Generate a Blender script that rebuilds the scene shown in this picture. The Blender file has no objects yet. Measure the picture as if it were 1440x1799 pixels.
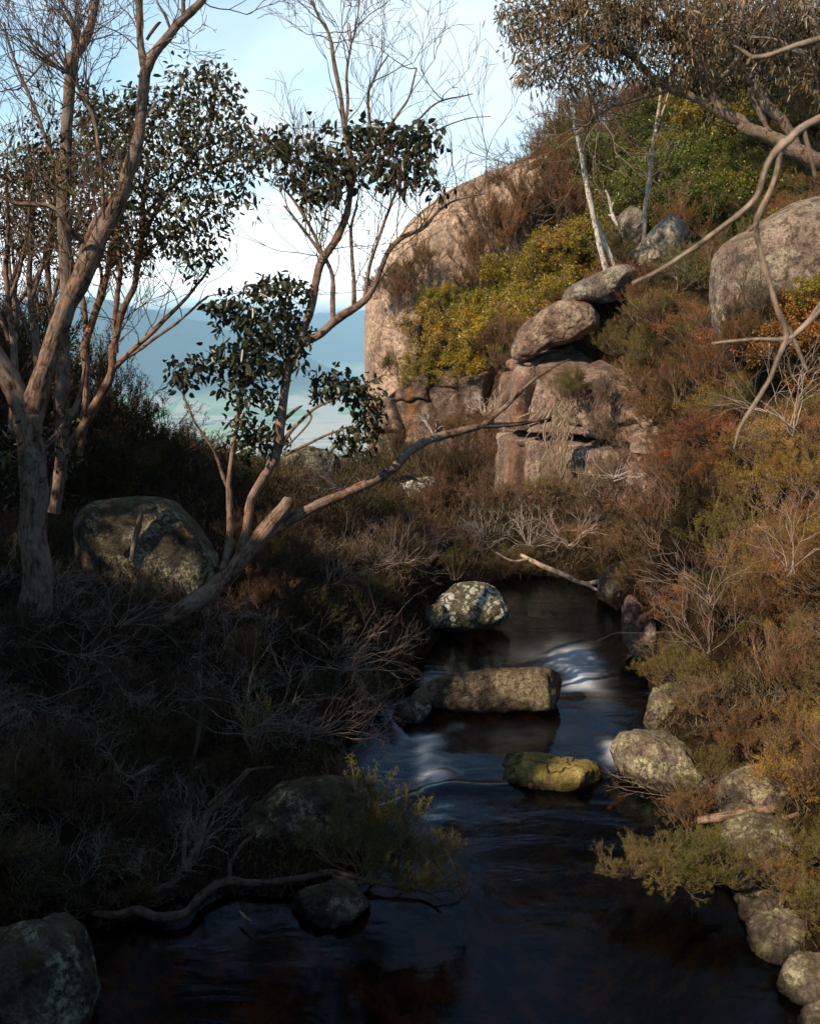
import bpy, math, random
import numpy as np
from math import sin, cos, pi, radians
from mathutils import Vector

# ------------------------------------------------------------------ camera, world, sun, exposure
SC = bpy.context.scene
COL = SC.collection
F = 1766.0                      # focal length in photo pixels (photo 1440 x 1799)
PITCH = radians(10.6)
CAMZ = 3.2
cam_d = bpy.data.cameras.new('camera')
cam_d.sensor_fit = 'VERTICAL'; cam_d.sensor_height = 36.0; cam_d.sensor_width = 28.8
cam_d.lens = 36.0 * F / 1799.0
cam_d.clip_start = 0.05; cam_d.clip_end = 80000
cam_d.dof.use_dof = True; cam_d.dof.focus_distance = 11.0; cam_d.dof.aperture_fstop = 5.6
cam = bpy.data.objects.new('camera', cam_d); COL.objects.link(cam)
cam.location = (0, 0, CAMZ); cam.rotation_euler = (pi / 2 - PITCH, 0, 0)
SC.camera = cam

SUN_EL = radians(37); SUN_AZ = radians(-132)      # azimuth from +Y, clockwise; sun is behind the camera to the left
sdir = Vector((sin(SUN_AZ) * cos(SUN_EL), cos(SUN_AZ) * cos(SUN_EL), sin(SUN_EL)))
w = bpy.data.worlds.new('World'); SC.world = w; w.use_nodes = True
nt = w.node_tree; nt.nodes.clear()
def N(nt, t, **k):
    n = nt.nodes.new(t)
    for a, b in k.items(): setattr(n, a, b)
    return n
L_ = lambda nt, a, b: nt.links.new(a, b)
sky = N(nt, 'ShaderNodeTexSky', sky_type='NISHITA', sun_disc=False, sun_elevation=SUN_EL, sun_rotation=SUN_AZ,
        altitude=900, air_density=1.0, dust_density=0.6, ozone_density=1.5)
tc = N(nt, 'ShaderNodeTexCoord'); sep = N(nt, 'ShaderNodeSeparateXYZ'); L_(nt, tc.outputs['Generated'], sep.inputs[0])
zz = N(nt, 'ShaderNodeMath', operation='MAXIMUM'); L_(nt, sep.outputs[2], zz.inputs[0]); zz.inputs[1].default_value = 0.0
za = N(nt, 'ShaderNodeMath', operation='ADD'); L_(nt, zz.outputs[0], za.inputs[0]); za.inputs[1].default_value = 0.10
dx = N(nt, 'ShaderNodeMath', operation='DIVIDE'); L_(nt, sep.outputs[0], dx.inputs[0]); L_(nt, za.outputs[0], dx.inputs[1])
dy = N(nt, 'ShaderNodeMath', operation='DIVIDE'); L_(nt, sep.outputs[1], dy.inputs[0]); L_(nt, za.outputs[0], dy.inputs[1])
cmb = N(nt, 'ShaderNodeCombineXYZ'); L_(nt, dx.outputs[0], cmb.inputs[0]); L_(nt, dy.outputs[0], cmb.inputs[1])
cn = N(nt, 'ShaderNodeTexNoise'); cn.inputs['Scale'].default_value = 0.55; cn.inputs['Detail'].default_value = 9
cn.inputs['Roughness'].default_value = 0.55; cn.inputs['Distortion'].default_value = 0.4
L_(nt, cmb.outputs[0], cn.inputs['Vector'])
cr = N(nt, 'ShaderNodeValToRGB'); cr.color_ramp.elements[0].position = 0.42; cr.color_ramp.elements[1].position = 0.68
L_(nt, cn.outputs[0], cr.inputs[0])
# more cloud low down and towards the right
hz = N(nt, 'ShaderNodeMapRange'); L_(nt, sep.outputs[2], hz.inputs[0])
hz.inputs[1].default_value = 0.0; hz.inputs[2].default_value = 0.34; hz.inputs[3].default_value = 0.50; hz.inputs[4].default_value = 0.0
rt = N(nt, 'ShaderNodeMapRange'); L_(nt, sep.outputs[0], rt.inputs[0])
rt.inputs[1].default_value = -0.15; rt.inputs[2].default_value = 0.25; rt.inputs[3].default_value = 0.0; rt.inputs[4].default_value = 0.25
s1 = N(nt, 'ShaderNodeMath', operation='ADD'); L_(nt, hz.outputs[0], s1.inputs[0]); L_(nt, rt.outputs[0], s1.inputs[1])
s2 = N(nt, 'ShaderNodeMath', operation='MULTIPLY'); L_(nt, cr.outputs[0], s2.inputs[0]); s2.inputs[1].default_value = 0.85
s3 = N(nt, 'ShaderNodeMath', operation='ADD', use_clamp=True); L_(nt, s1.outputs[0], s3.inputs[0]); L_(nt, s2.outputs[0], s3.inputs[1])
ahead = N(nt, 'ShaderNodeMapRange'); L_(nt, sep.outputs[1], ahead.inputs[0])      # the cloud bank stands over the valley ahead
ahead.inputs[1].default_value = 0.0; ahead.inputs[2].default_value = 0.8; ahead.inputs[3].default_value = 0.15; ahead.inputs[4].default_value = 1.0
s4 = N(nt, 'ShaderNodeMath', operation='MULTIPLY'); L_(nt, s3.outputs[0], s4.inputs[0]); L_(nt, ahead.outputs[0], s4.inputs[1])
zf = N(nt, 'ShaderNodeMapRange'); L_(nt, sep.outputs[2], zf.inputs[0])
zf.inputs[1].default_value = 0.27; zf.inputs[2].default_value = 0.40; zf.inputs[3].default_value = 1.0; zf.inputs[4].default_value = 0.12
s5 = N(nt, 'ShaderNodeMath', operation='MULTIPLY'); L_(nt, s4.outputs[0], s5.inputs[0]); L_(nt, zf.outputs[0], s5.inputs[1])
tn = N(nt, 'ShaderNodeMix', data_type='RGBA', blend_type='MULTIPLY'); tn.inputs[0].default_value = 1.0; L_(nt, sky.outputs[0], tn.inputs[6]); tq = N(nt, 'ShaderNodeMix', data_type='RGBA'); tqf = N(nt, 'ShaderNodeMapRange'); L_(nt, sep.outputs[2], tqf.inputs[0]); tqf.inputs[1].default_value = 0.26; tqf.inputs[2].default_value = 0.38
L_(nt, tqf.outputs[0], tq.inputs[0]); tq.inputs[6].default_value = (1.05, 1.50, 1.45, 1); tq.inputs[7].default_value = (.95, 1.0, .92, 1); L_(nt, tq.outputs[2], tn.inputs[7])
ce_ = N(nt, 'ShaderNodeMapRange'); L_(nt, sep.outputs[2], ce_.inputs[0]); ce_.inputs[1].default_value = 0.0; ce_.inputs[2].default_value = 0.16
cc = N(nt, 'ShaderNodeMix', data_type='RGBA'); L_(nt, ce_.outputs[0], cc.inputs[0]); cc.inputs[6].default_value = (24.0, 22.5, 21.5, 1); cc.inputs[7].default_value = (8.4, 9.1, 9.5, 1)
mx = N(nt, 'ShaderNodeMix', data_type='RGBA'); L_(nt, s5.outputs[0], mx.inputs[0]); L_(nt, tn.outputs[2], mx.inputs[6]); L_(nt, cc.outputs[2], mx.inputs[7])
bg = N(nt, 'ShaderNodeBackground'); bg.inputs[1].default_value = 0.13; L_(nt, mx.outputs[2], bg.inputs[0])
wo = N(nt, 'ShaderNodeOutputWorld'); L_(nt, bg.outputs[0], wo.inputs[0])

sl = bpy.data.lights.new('sun', 'SUN'); sl.energy = 5.0; sl.angle = radians(0.6); sl.color = (1.0, 0.84, 0.64)
so = bpy.data.objects.new('sun', sl); COL.objects.link(so)
so.rotation_euler = sdir.to_track_quat('Z', 'Y').to_euler()
SC.view_settings.view_transform = 'Standard'; SC.view_settings.look = 'None'
SC.view_settings.exposure = 0.2; SC.view_settings.gamma = 1.0
SC.cycles.max_bounces = 6; SC.cycles.transparent_max_bounces = 12; SC.cycles.volume_bounces = 0
SC.cycles.diffuse_bounces = 2

# ------------------------------------------------------------------ maths helpers
CT, ST = cos(PITCH), sin(PITCH)
def ray(px, py):
    a = (px - 720.0) / F; b = (899.5 - py) / F
    return np.array([a, CT + b * ST, -ST + b * CT])
def P(px, py, D):
    d = ray(px, py); t = D / d[1]
    return np.array([d[0] * t, D, CAMZ + d[2] * t])
def PW(px, py, z):
    d = ray(px, py); t = (z - CAMZ) / d[2]
    return np.array([d[0] * t, d[1] * t, z])
def to_px(p):
    x, y, z = p[0], p[1], p[2] - CAMZ
    f = y * CT - z * ST; u = y * ST + z * CT
    return 720 + F * x / f, 899.5 - F * u / f
rng = np.random.default_rng(11)
def hash3(ix, iy, iz, s):
    h = (ix * 374761393 + iy * 668265263 + iz * 2147483647 + s * 974711) & 0xffffffff
    h = ((h ^ (h >> 13)) * 1274126177) & 0xffffffff
    h = (h ^ (h >> 16)) & 0xffff
    return h / 65535.0
def vnoise(p, s=0):
    p = np.asarray(p, float); i = np.floor(p).astype(np.int64); f = p - i; f = f * f * (3 - 2 * f)
    r = 0
    for a in (0, 1):
        for b in (0, 1):
            for c in (0, 1):
                wgt = (f[..., 0] if a else 1 - f[..., 0]) * (f[..., 1] if b else 1 - f[..., 1]) * (f[..., 2] if c else 1 - f[..., 2])
                r = r + wgt * hash3(i[..., 0] + a, i[..., 1] + b, i[..., 2] + c, s)
    return r * 2 - 1
def fbm(p, o=4, s=0, g=0.5):
    r = 0; a = 1
    for k in range(o):
        r = r + a * vnoise(np.asarray(p) * 2 ** k, s + k * 17); a *= g
    return r
def sstep(a, b, x):   # also falls when b < a
    t = np.clip((x - a) / (b - a), 0, 1); return t * t * (3 - 2 * t)
def catmull(pts, per=6):
    pts = np.asarray(pts, float)
    q = np.vstack([2 * pts[0] - pts[1], pts, 2 * pts[-1] - pts[-2]])
    out = []
    for i in range(1, len(q) - 2):
        for k in range(per):
            t = k / per
            out.append(0.5 * ((2 * q[i]) + (-q[i-1] + q[i+1]) * t + (2*q[i-1] - 5*q[i] + 4*q[i+1] - q[i+2]) * t*t
                              + (-q[i-1] + 3*q[i] - 3*q[i+1] + q[i+2]) * t**3))
    out.append(q[-2]); return np.array(out)

def mk_mesh(name, V, Fc, mat=None, uv=None, tint=None, smooth=True):
    V = np.ascontiguousarray(V, dtype=np.float32)
    me = bpy.data.meshes.new(name)
    groups = Fc if isinstance(Fc, list) else [Fc]
    groups = [np.asarray(g, dtype=np.int32) for g in groups if len(g)]
    me.vertices.add(len(V)); me.vertices.foreach_set('co', V.ravel())
    loops = np.concatenate([g.ravel() for g in groups])
    sizes = np.concatenate([np.full(len(g), g.shape[1], dtype=np.int32) for g in groups])
    starts = np.concatenate([[0], np.cumsum(sizes)[:-1]]).astype(np.int32)
    me.loops.add(len(loops)); me.loops.foreach_set('vertex_index', loops)
    me.polygons.add(len(sizes)); me.polygons.foreach_set('loop_start', starts); me.polygons.foreach_set('loop_total', sizes)
    if smooth: me.polygons.foreach_set('use_smooth', np.ones(len(sizes), dtype=bool))
    if uv is not None:
        l = me.uv_layers.new(name='UVMap'); l.data.foreach_set('uv', np.asarray(uv, dtype=np.float32)[loops].ravel())
    if tint is not None:
        a = me.attributes.new('tint', 'FLOAT', 'POINT'); a.data.foreach_set('value', np.asarray(tint, dtype=np.float32))
    me.update(calc_edges=True); me.validate()
    if mat: me.materials.append(mat)
    return me
def link(name, me, parent=None, color=None):
    o = bpy.data.objects.new(name, me); COL.objects.link(o)
    if parent is not None: o.parent = parent
    if color is not None: o.color = (*color, 1)
    return o
def empty(name, loc, label, cat, group=None):
    o = bpy.data.objects.new(name, None); COL.objects.link(o); o.location = tuple(loc); o.empty_display_size = 0.2
    return tag(o, label, cat, group)
def tag(o, label=None, cat=None, group=None, kind=None):
    if label: o['label'] = label
    if cat: o['category'] = cat
    if group: o['group'] = group
    if kind: o['kind'] = kind
    return o

def tubes(lines, sides=5, lumpy=0.0, seed=0):
    """lines: list of (pts Nx3, radii N). returns V, quads, uv"""
    Vs, Fs, Us = [], [], []; off = 0
    ang = np.arange(sides) * 2 * pi / sides
    ca, sa = np.cos(ang), np.sin(ang)
    for pts, rad in lines:
        n = len(pts)
        if n < 2: continue
        T = np.gradient(pts, axis=0); T /= (np.linalg.norm(T, axis=1, keepdims=True) + 1e-9)
        ref = np.array([0.0, 0, 1.0]) if abs(T[:, 2]).mean() < 0.8 else np.array([1.0, 0, 0])
        A = np.cross(T, ref); A /= (np.linalg.norm(A, axis=1, keepdims=True) + 1e-9); B = np.cross(T, A)
        R = np.asarray(rad)[:, None, None]
        off3 = A[:, None, :] * ca[None, :, None] + B[:, None, :] * sa[None, :, None]
        V = pts[:, None, :] + off3 * R
        if lumpy:
            nn = fbm(V * (0.5 / max(np.max(rad), 1e-3)) , 3, seed) * lumpy
            V = V + off3 * R * nn[..., None]
        V = V.reshape(-1, 3)
        i = np.arange(n - 1)[:, None] * sides; j = np.arange(sides)[None, :]; j2 = (j + 1) % sides
        q = np.stack([i + j, i + j2, i + sides + j2, i + sides + j], -1).reshape(-1, 4) + off
        s = np.concatenate([[0], np.cumsum(np.linalg.norm(np.diff(pts, axis=0), axis=1))])
        u = np.stack([np.broadcast_to(np.abs(np.arange(sides) / sides * 2 - 1), (n, sides)) * np.mean(rad) * 6,
                      np.broadcast_to(s[:, None], (n, sides))], -1).reshape(-1, 2)
        Vs.append(V); Fs.append(q); Us.append(u); off += len(V)
        # end cap point
        tip = pts[-1] + T[-1] * rad[-1] * 0.6
        Vs.append(tip[None]); Us.append(np.array([[0, s[-1]]]))
        cap = np.stack([(n - 1) * sides + j[0], (n - 1) * sides + j2[0], np.full(sides, n * sides), np.full(sides, n * sides)], -1) + (off - len(V))
        Fs.append(cap); off += 1
    V = np.vstack(Vs); Fa = np.vstack(Fs)
    deg = Fa[:, 2] == Fa[:, 3]
    return V, [Fa[~deg], Fa[deg][:, :3]], np.vstack(Us)

def rand_dirs(n, r):
    v = r.normal(size=(n, 3)); return v / np.linalg.norm(v, axis=1, keepdims=True)
def leaves(pos, dirs, length, width, r, shape='lens', fold=0.25):
    """vectorised leaves. pos Nx3 base, dirs Nx3 (unit) -> V, faces, tint"""
    n = len(pos); length = np.broadcast_to(length, n)[:, None]; width = np.broadcast_to(width, n)[:, None]
    side = np.cross(dirs, rand_dirs(n, r)); side /= (np.linalg.norm(side, axis=1, keepdims=True) + 1e-9)
    up = np.cross(side, dirs)
    if shape == 'needle':
        V = np.stack([pos - side * width * .5, pos + side * width * .5, pos + dirs * length], 1).reshape(-1, 3)
        Fc = np.arange(3 * n).reshape(-1, 3); k = 3
    elif shape == 'lozenge':
        V = np.stack([pos, pos + dirs * length * .45 + side * width * .5, pos + dirs * length,
                      pos + dirs * length * .45 - side * width * .5], 1).reshape(-1, 3)
        Fc = np.arange(4 * n).reshape(-1, 4); k = 4
    else:
        f = up * width * fold
        droop = np.array([0, 0, -1.0]) * length * 0.12
        V = np.stack([pos, pos + dirs * length * .25 + side * width * .42 + f, pos + dirs * length * .6 + side * width * .45 + f + droop * .5,
                      pos + dirs * length + droop, pos + dirs * length * .6 - side * width * .45 + f + droop * .5,
                      pos + dirs * length * .25 - side * width * .42 + f], 1).reshape(-1, 3)
        b = np.arange(n)[:, None] * 6
        Fc = np.vstack([b + np.array([[0, 1, 2, 3]]), b + np.array([[0, 3, 4, 5]])]); k = 6
    return V, Fc, np.repeat(r.random(n), k)

# ------------------------------------------------------------------ materials
def new_mat(name):
    m = bpy.data.materials.new(name); m.use_nodes = True; t = m.node_tree; t.nodes.clear()
    out = N(t, 'ShaderNodeOutputMaterial'); return m, t, out
def ramp(t, src, stops):
    r = N(t, 'ShaderNodeValToRGB'); e = r.color_ramp.elements
    while len(e) < len(stops): e.new(0.5)
    for k, (p, c) in enumerate(stops):
        e[k].position = p; e[k].color = (*c, 1) if len(c) == 3 else c
    if src is not None: L_(t, src, r.inputs[0])
    return r
def noise(t, vec, scale, detail=6, rough=0.6, dist=0.0):
    n = N(t, 'ShaderNodeTexNoise'); n.inputs['Scale'].default_value = scale; n.inputs['Detail'].default_value = detail
    n.inputs['Roughness'].default_value = rough; n.inputs['Distortion'].default_value = dist
    if vec is not None: L_(t, vec, n.inputs['Vector'])
    return n
def mixc(t, fac, a, b, mode='MIX'):
    m = N(t, 'ShaderNodeMix', data_type='RGBA', blend_type=mode)
    for i, v in ((0, fac), (6, a), (7, b)):
        if isinstance(v, (int, float)): m.inputs[i].default_value = v
        elif isinstance(v, tuple): m.inputs[i].default_value = (*v, 1)
        else: L_(t, v, m.inputs[i])
    return m.outputs[2]
def bump(t, h, strength, dist, normal=None):
    b = N(t, 'ShaderNodeBump'); b.inputs['Strength'].default_value = strength; b.inputs['Distance'].default_value = dist
    L_(t, h, b.inputs['Height'])
    if normal is not None: L_(t, normal, b.inputs['Normal'])
    return b.outputs[0]

def foliage_mat(name, trans=0.25, gloss=0.0):
    m, t, out = new_mat(name)
    oi = N(t, 'ShaderNodeObjectInfo'); at = N(t, 'ShaderNodeAttribute', attribute_name='tint')
    r = ramp(t, at.outputs['Fac'], [(0, (0.40, 0.36, 0.34)), (0.45, (0.85, 0.9, 0.8)), (0.8, (1.25, 1.1, 0.95)), (1.0, (1.9, 1.35, 0.9))])
    geo = N(t, 'ShaderNodeNewGeometry')
    nz = noise(t, geo.outputs['Position'], 1.3, 3)
    r2 = ramp(t, nz.outputs[0], [(0.3, (0.65, 0.75, 0.7)), (0.7, (1.3, 1.15, 1.1))])
    c = mixc(t, 1.0, oi.outputs['Color'], r.outputs[0], 'MULTIPLY'); c = mixc(t, 1.0, c, r2.outputs[0], 'MULTIPLY')
    d = N(t, 'ShaderNodeBsdfDiffuse'); L_(t, c, d.inputs[0])
    tr = N(t, 'ShaderNodeBsdfTranslucent'); L_(t, c, tr.inputs[0])
    mx = N(t, 'ShaderNodeMixShader'); mx.inputs[0].default_value = trans
    L_(t, d.outputs[0], mx.inputs[1]); L_(t, tr.outputs[0], mx.inputs[2]); o = mx.outputs[0]
    if gloss:
        g = N(t, 'ShaderNodeBsdfGlossy'); g.inputs['Roughness'].default_value = 0.35; g.inputs[0].default_value = (0.9, 0.95, 1, 1)
        m2 = N(t, 'ShaderNodeMixShader'); m2.inputs[0].default_value = gloss
        L_(t, o, m2.inputs[1]); L_(t, g.outputs[0], m2.inputs[2]); o = m2.outputs[0]
    L_(t, o, out.inputs[0]); return m
def bark_mat(name, c1, c2, c3, sx=3.0, sy=0.9):
    m, t, out = new_mat(name)
    uv = N(t, 'ShaderNodeUVMap'); mp = N(t, 'ShaderNodeMapping'); L_(t, uv.outputs[0], mp.inputs[0])
    mp.inputs['Scale'].default_value = (sx * 6, sy * 6, 1)
    geo = N(t, 'ShaderNodeNewGeometry')
    n1 = noise(t, mp.outputs[0], 1.6, 8, 0.65, 0.6)
    n2 = noise(t, geo.outputs['Position'], 5.0, 4, 0.6, 0.8)
    mq = N(t, 'ShaderNodeMapping'); L_(t, geo.outputs['Position'], mq.inputs[0]); mq.inputs['Scale'].default_value = (14, 14, 9)
    n0 = noise(t, mq.outputs[0], 1.0, 7, 0.7, 1.0); av = N(t, 'ShaderNodeMix', data_type='FLOAT'); av.inputs[0].default_value = 0.5
    L_(t, n1.outputs[0], av.inputs[2]); L_(t, n0.outputs[0], av.inputs[3]); nn_ = av.outputs[0]
    r1 = ramp(t, nn_, [(0.40, tuple(x * .22 for x in c1)), (0.47, c1), (0.53, c2), (0.60, tuple(x * 1.35 for x in c2))])
    r2 = ramp(t, n2.outputs[0], [(0.45, (0, 0, 0)), (0.60, (1, 1, 1))])
    c = mixc(t, r2.outputs[0], r1.outputs[0], mixc(t, 0.5, r1.outputs[0], c3))
    oi = N(t, 'ShaderNodeObjectInfo'); c = mixc(t, 1.0, c, oi.outputs['Color'], 'MULTIPLY')
    b = N(t, 'ShaderNodeBsdfPrincipled'); L_(t, c, b.inputs['Base Color']); b.inputs['Roughness'].default_value = 0.8
    b.inputs['Specular IOR Level'].default_value = 0.25
    L_(t, bump(t, n1.outputs[0], 0.9, 0.02), b.inputs['Normal'])
    L_(t, b.outputs[0], out.inputs[0]); return m
def twig_mat(name):
    m, t, out = new_mat(name)
    oi = N(t, 'ShaderNodeObjectInfo'); geo = N(t, 'ShaderNodeNewGeometry')
    nz = noise(t, geo.outputs['Position'], 9, 4)
    r = ramp(t, nz.outputs[0], [(0.3, (0.45, 0.42, 0.42)), (0.7, (1.35, 1.3, 1.25))])
    c = mixc(t, 1.0, oi.outputs['Color'], r.outputs[0], 'MULTIPLY')
    d = N(t, 'ShaderNodeBsdfDiffuse'); L_(t, c, d.inputs[0]); L_(t, d.outputs[0], out.inputs[0]); return m
def rock_mat(name, base, base2, lichen, lic_lo=0.55, dark=(0.03, 0.028, 0.025), moss=0.0, stain=0.0, scale=1.0, speck=0.5, streak=0.0, bmp=0.7, darkf=0.6):
    """granite: mottled base, crust lichen, dark weathering, moss on top faces, rust stains running down"""
    m, t, out = new_mat(name)
    tc = N(t, 'ShaderNodeTexCoord'); V = tc.outputs['Object']
    geo = N(t, 'ShaderNodeNewGeometry'); sp = N(t, 'ShaderNodeSeparateXYZ'); L_(t, geo.outputs['Normal'], sp.inputs[0])
    n1 = noise(t, V, 1.6 * scale, 10, 0.68, 0.4); n2 = noise(t, V, 7 * scale, 10, 0.75, 0.3); n3 = noise(t, V, 30 * scale, 6, 0.8)
    c = ramp(t, n1.outputs[0], [(0.36, tuple(x * .5 for x in base)), (0.5, base), (0.62, base2)]).outputs[0]
    c = mixc(t, 1.0, c, ramp(t, n3.outputs[0], [(0.36, (0.35, 0.34, 0.33)), (0.5, (1, 1, 1)), (0.62, (1.6, 1.55, 1.5))]).outputs[0], 'MULTIPLY')
    dk = ramp(t, n2.outputs[0], [(0.50, (0, 0, 0)), (0.56, (darkf,) * 3)]).outputs[0]
    c = mixc(t, dk, c, dark)
    if streak:
        mp = N(t, 'ShaderNodeMapping'); L_(t, V, mp.inputs[0]); mp.inputs['Scale'].default_value = (2.4 * scale, 2.4 * scale, 0.22 * scale)
        ns = noise(t, mp.outputs[0], 1.5, 7, 0.65, 0.5)
        rs = ramp(t, ns.outputs[0], [(0.48, (0, 0, 0)), (0.68, (streak,) * 3)])
        c = mixc(t, rs.outputs[0], c, dark)
    if stain:
        mp = N(t, 'ShaderNodeMapping'); L_(t, V, mp.inputs[0]); mp.inputs['Scale'].default_value = (1.1 * scale, 1.1 * scale, 0.16 * scale)
        mp.inputs['Location'].default_value = (3.3, 1.2, 0.4)
        ns = noise(t, mp.outputs[0], 1.4, 6, 0.6, 0.5)
        rs = ramp(t, ns.outputs[0], [(0.50, (0, 0, 0)), (0.66, (stain,) * 3)])
        c = mixc(t, rs.outputs[0], c, (0.30, 0.115, 0.04))
    # crust lichen: round scabs of two sizes, gathered in colonies
    vo = N(t, 'ShaderNodeTexVoronoi'); vo.inputs['Scale'].default_value = 11 * scale
    nv = noise(t, V, 5 * scale, 3); wv = N(t, 'ShaderNodeVectorMath', operation='ADD'); L_(t, V, wv.inputs[0]); nvs = N(t, 'ShaderNodeVectorMath', operation='SCALE'); L_(t, nv.outputs[1], nvs.inputs[0]); nvs.inputs['Scale'].default_value = .28 / scale; L_(t, nvs.outputs[0], wv.inputs[1]); L_(t, wv.outputs[0], vo.inputs['Vector'])
    col = noise(t, V, 2.2 * scale, 5, 0.65)
    sc = ramp(t, vo.outputs['Distance'], [(0.44, (1, 1, 1)), (0.52, (0, 0, 0))]).outputs[0]
    cl = ramp(t, col.outputs[0], [(lic_lo, (0, 0, 0)), (lic_lo + 0.07, (1, 1, 1))]).outputs[0]
    n4 = noise(t, V, 13 * scale, 9, 0.8, 0.2); fine = ramp(t, n4.outputs[0], [(0.50, (0, 0, 0)), (0.54, (1, 1, 1))]).outputs[0]
    m1 = mixc(t, 1.0, sc, cl, 'MULTIPLY')
    if speck > 0: m1 = mixc(t, 1.0, m1, ramp(t, n4.outputs[0], [(0.45, (.08,) * 3), (0.52, (1, 1, 1))]).outputs[0], 'MULTIPLY')
    m2 = mixc(t, 1.0, fine, mixc(t, speck, (0, 0, 0), cl), 'MULTIPLY')
    lm = mixc(t, 1.0, m1, m2, 'LIGHTEN')
    lc = mixc(t, ramp(t, col.outputs[0], [(.5, (0, 0, 0)), (.62, (1, 1, 1))]).outputs[0], tuple(x * .72 for x in lichen), lichen); lc = mixc(t, .7, lc, ramp(t, n3.outputs[0], [(.4, (.5, .5, .5)), (.6, (1.2, 1.2, 1.2))]).outputs[0], 'MULTIPLY')
    c = mixc(t, lm, c, lc)
    if moss:
        ms = noise(t, V, 3.5 * scale, 6, 0.7)
        a = N(t, 'ShaderNodeMath', operation='MULTIPLY_ADD'); L_(t, sp.outputs[2], a.inputs[0]); a.inputs[1].default_value = 0.25; L_(t, ms.outputs[0], a.inputs[2])
        mm = ramp(t, a.outputs[0], [(0.62 - 0.2 * moss, (0, 0, 0)), (0.78 - 0.2 * moss, (moss,) * 3)]).outputs[0]
        c = mixc(t, mm, c, mixc(t, n3.outputs[0], (0.30, 0.21, 0.035), (0.075, 0.06, 0.014)))
    oi = N(t, 'ShaderNodeObjectInfo'); c = mixc(t, 1.0, c, oi.outputs['Color'], 'MULTIPLY')
    wet = N(t, 'ShaderNodeAttribute', attribute_name='tint'); c = mixc(t, wet.outputs['Fac'], c, mixc(t, 1.0, c, (.16, .14, .12), 'MULTIPLY'))
    b = N(t, 'ShaderNodeBsdfPrincipled'); L_(t, c, b.inputs['Base Color'])
    ro = N(t, 'ShaderNodeMapRange'); L_(t, wet.outputs['Fac'], ro.inputs[0]); ro.inputs[3].default_value = 0.9; ro.inputs[4].default_value = 0.35; L_(t, ro.outputs[0], b.inputs['Roughness'])
    b.inputs['Specular IOR Level'].default_value = 0.2
    nb = bump(t, n1.outputs[0], bmp, 0.35 / scale); nb = bump(t, n2.outputs[0], bmp * 1.2, 0.06 / scale, nb); nb = bump(t, n3.outputs[0], bmp, 0.012 / scale, nb)
    L_(t, nb, b.inputs['Normal']); L_(t, b.outputs[0], out.inputs[0]); return m

M_NEEDLE = foliage_mat('needle_foliage', 0.2)
M_LEAF = foliage_mat('leaf_foliage', 0.25, 0.02)
M_GUM = foliage_mat('gum_leaf', 0.18, 0.035)
M_TWIG = twig_mat('twig_bark')
M_BARK = bark_mat('gum_bark', (0.15, 0.10, 0.075), (0.34, 0.25, 0.19), (0.42, 0.40, 0.37))
M_BARKW = bark_mat('bleached_wood', (0.42, 0.36, 0.29), (0.68, 0.60, 0.50), (0.6, 0.5, 0.42))
M_BARKD = bark_mat('dark_wood', (0.09, 0.06, 0.05), (0.20, 0.135, 0.105), (0.25, 0.19, 0.15))
M_CLIFF = rock_mat('cliff_granite', (0.50, 0.34, 0.24), (0.62, 0.44, 0.325), (0.52, 0.44, 0.34), 0.60, (0.20, 0.135, 0.10), scale=0.30, streak=0.75, darkf=.3, bmp=.45)
M_STAIN = rock_mat('stained_granite', (0.22, 0.155, 0.12), (0.33, 0.25, 0.195), (0.45, 0.42, 0.36), 0.60, (0.05, 0.036, 0.03), stain=0.8, scale=0.8, streak=0.85, darkf=.7)
M_PILLAR = rock_mat('pillar_granite', (0.33, 0.22, 0.17), (0.46, 0.34, 0.27), (0.50, 0.46, 0.36), 0.56, (0.08, 0.055, 0.045), stain=0.45, scale=0.9, streak=0.8, darkf=.6)
M_RED = rock_mat('red_granite', (0.24, 0.15, 0.12), (0.36, 0.25, 0.205), (0.5, 0.46, 0.42), 0.57, (0.07, 0.045, 0.04), stain=0.35, scale=1.1, streak=0.9)
M_GREY = rock_mat('grey_lichen_granite', (0.25, 0.185, 0.145), (0.38, 0.295, 0.235), (0.50, 0.47, 0.35), 0.49, (0.05, 0.043, 0.036), moss=0.12, scale=1.1, speck=.8, darkf=.75)
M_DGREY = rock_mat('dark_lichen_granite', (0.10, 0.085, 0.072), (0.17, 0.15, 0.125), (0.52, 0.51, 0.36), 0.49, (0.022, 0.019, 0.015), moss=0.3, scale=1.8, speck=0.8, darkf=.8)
M_WHITE = rock_mat('white_lichen_granite', (0.13, 0.12, 0.075), (0.22, 0.20, 0.14), (0.85, 0.82, 0.74), 0.43, (0.035, 0.03, 0.016), moss=0.2, scale=1.3, speck=0.0, darkf=.85)
M_MOSSY = rock_mat('mossy_granite', (0.26, 0.19, 0.09), (0.40, 0.31, 0.15), (0.50, 0.43, 0.13), 0.46, (0.05, 0.036, 0.016), moss=0.55, scale=2.2, darkf=.7)
M_CREEK = rock_mat('creek_granite', (0.18, 0.135, 0.105), (0.30, 0.235, 0.18), (0.50, 0.46, 0.27), 0.47, (0.04, 0.033, 0.025), moss=0.2, scale=2.2, speck=0.9, darkf=.85)

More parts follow.
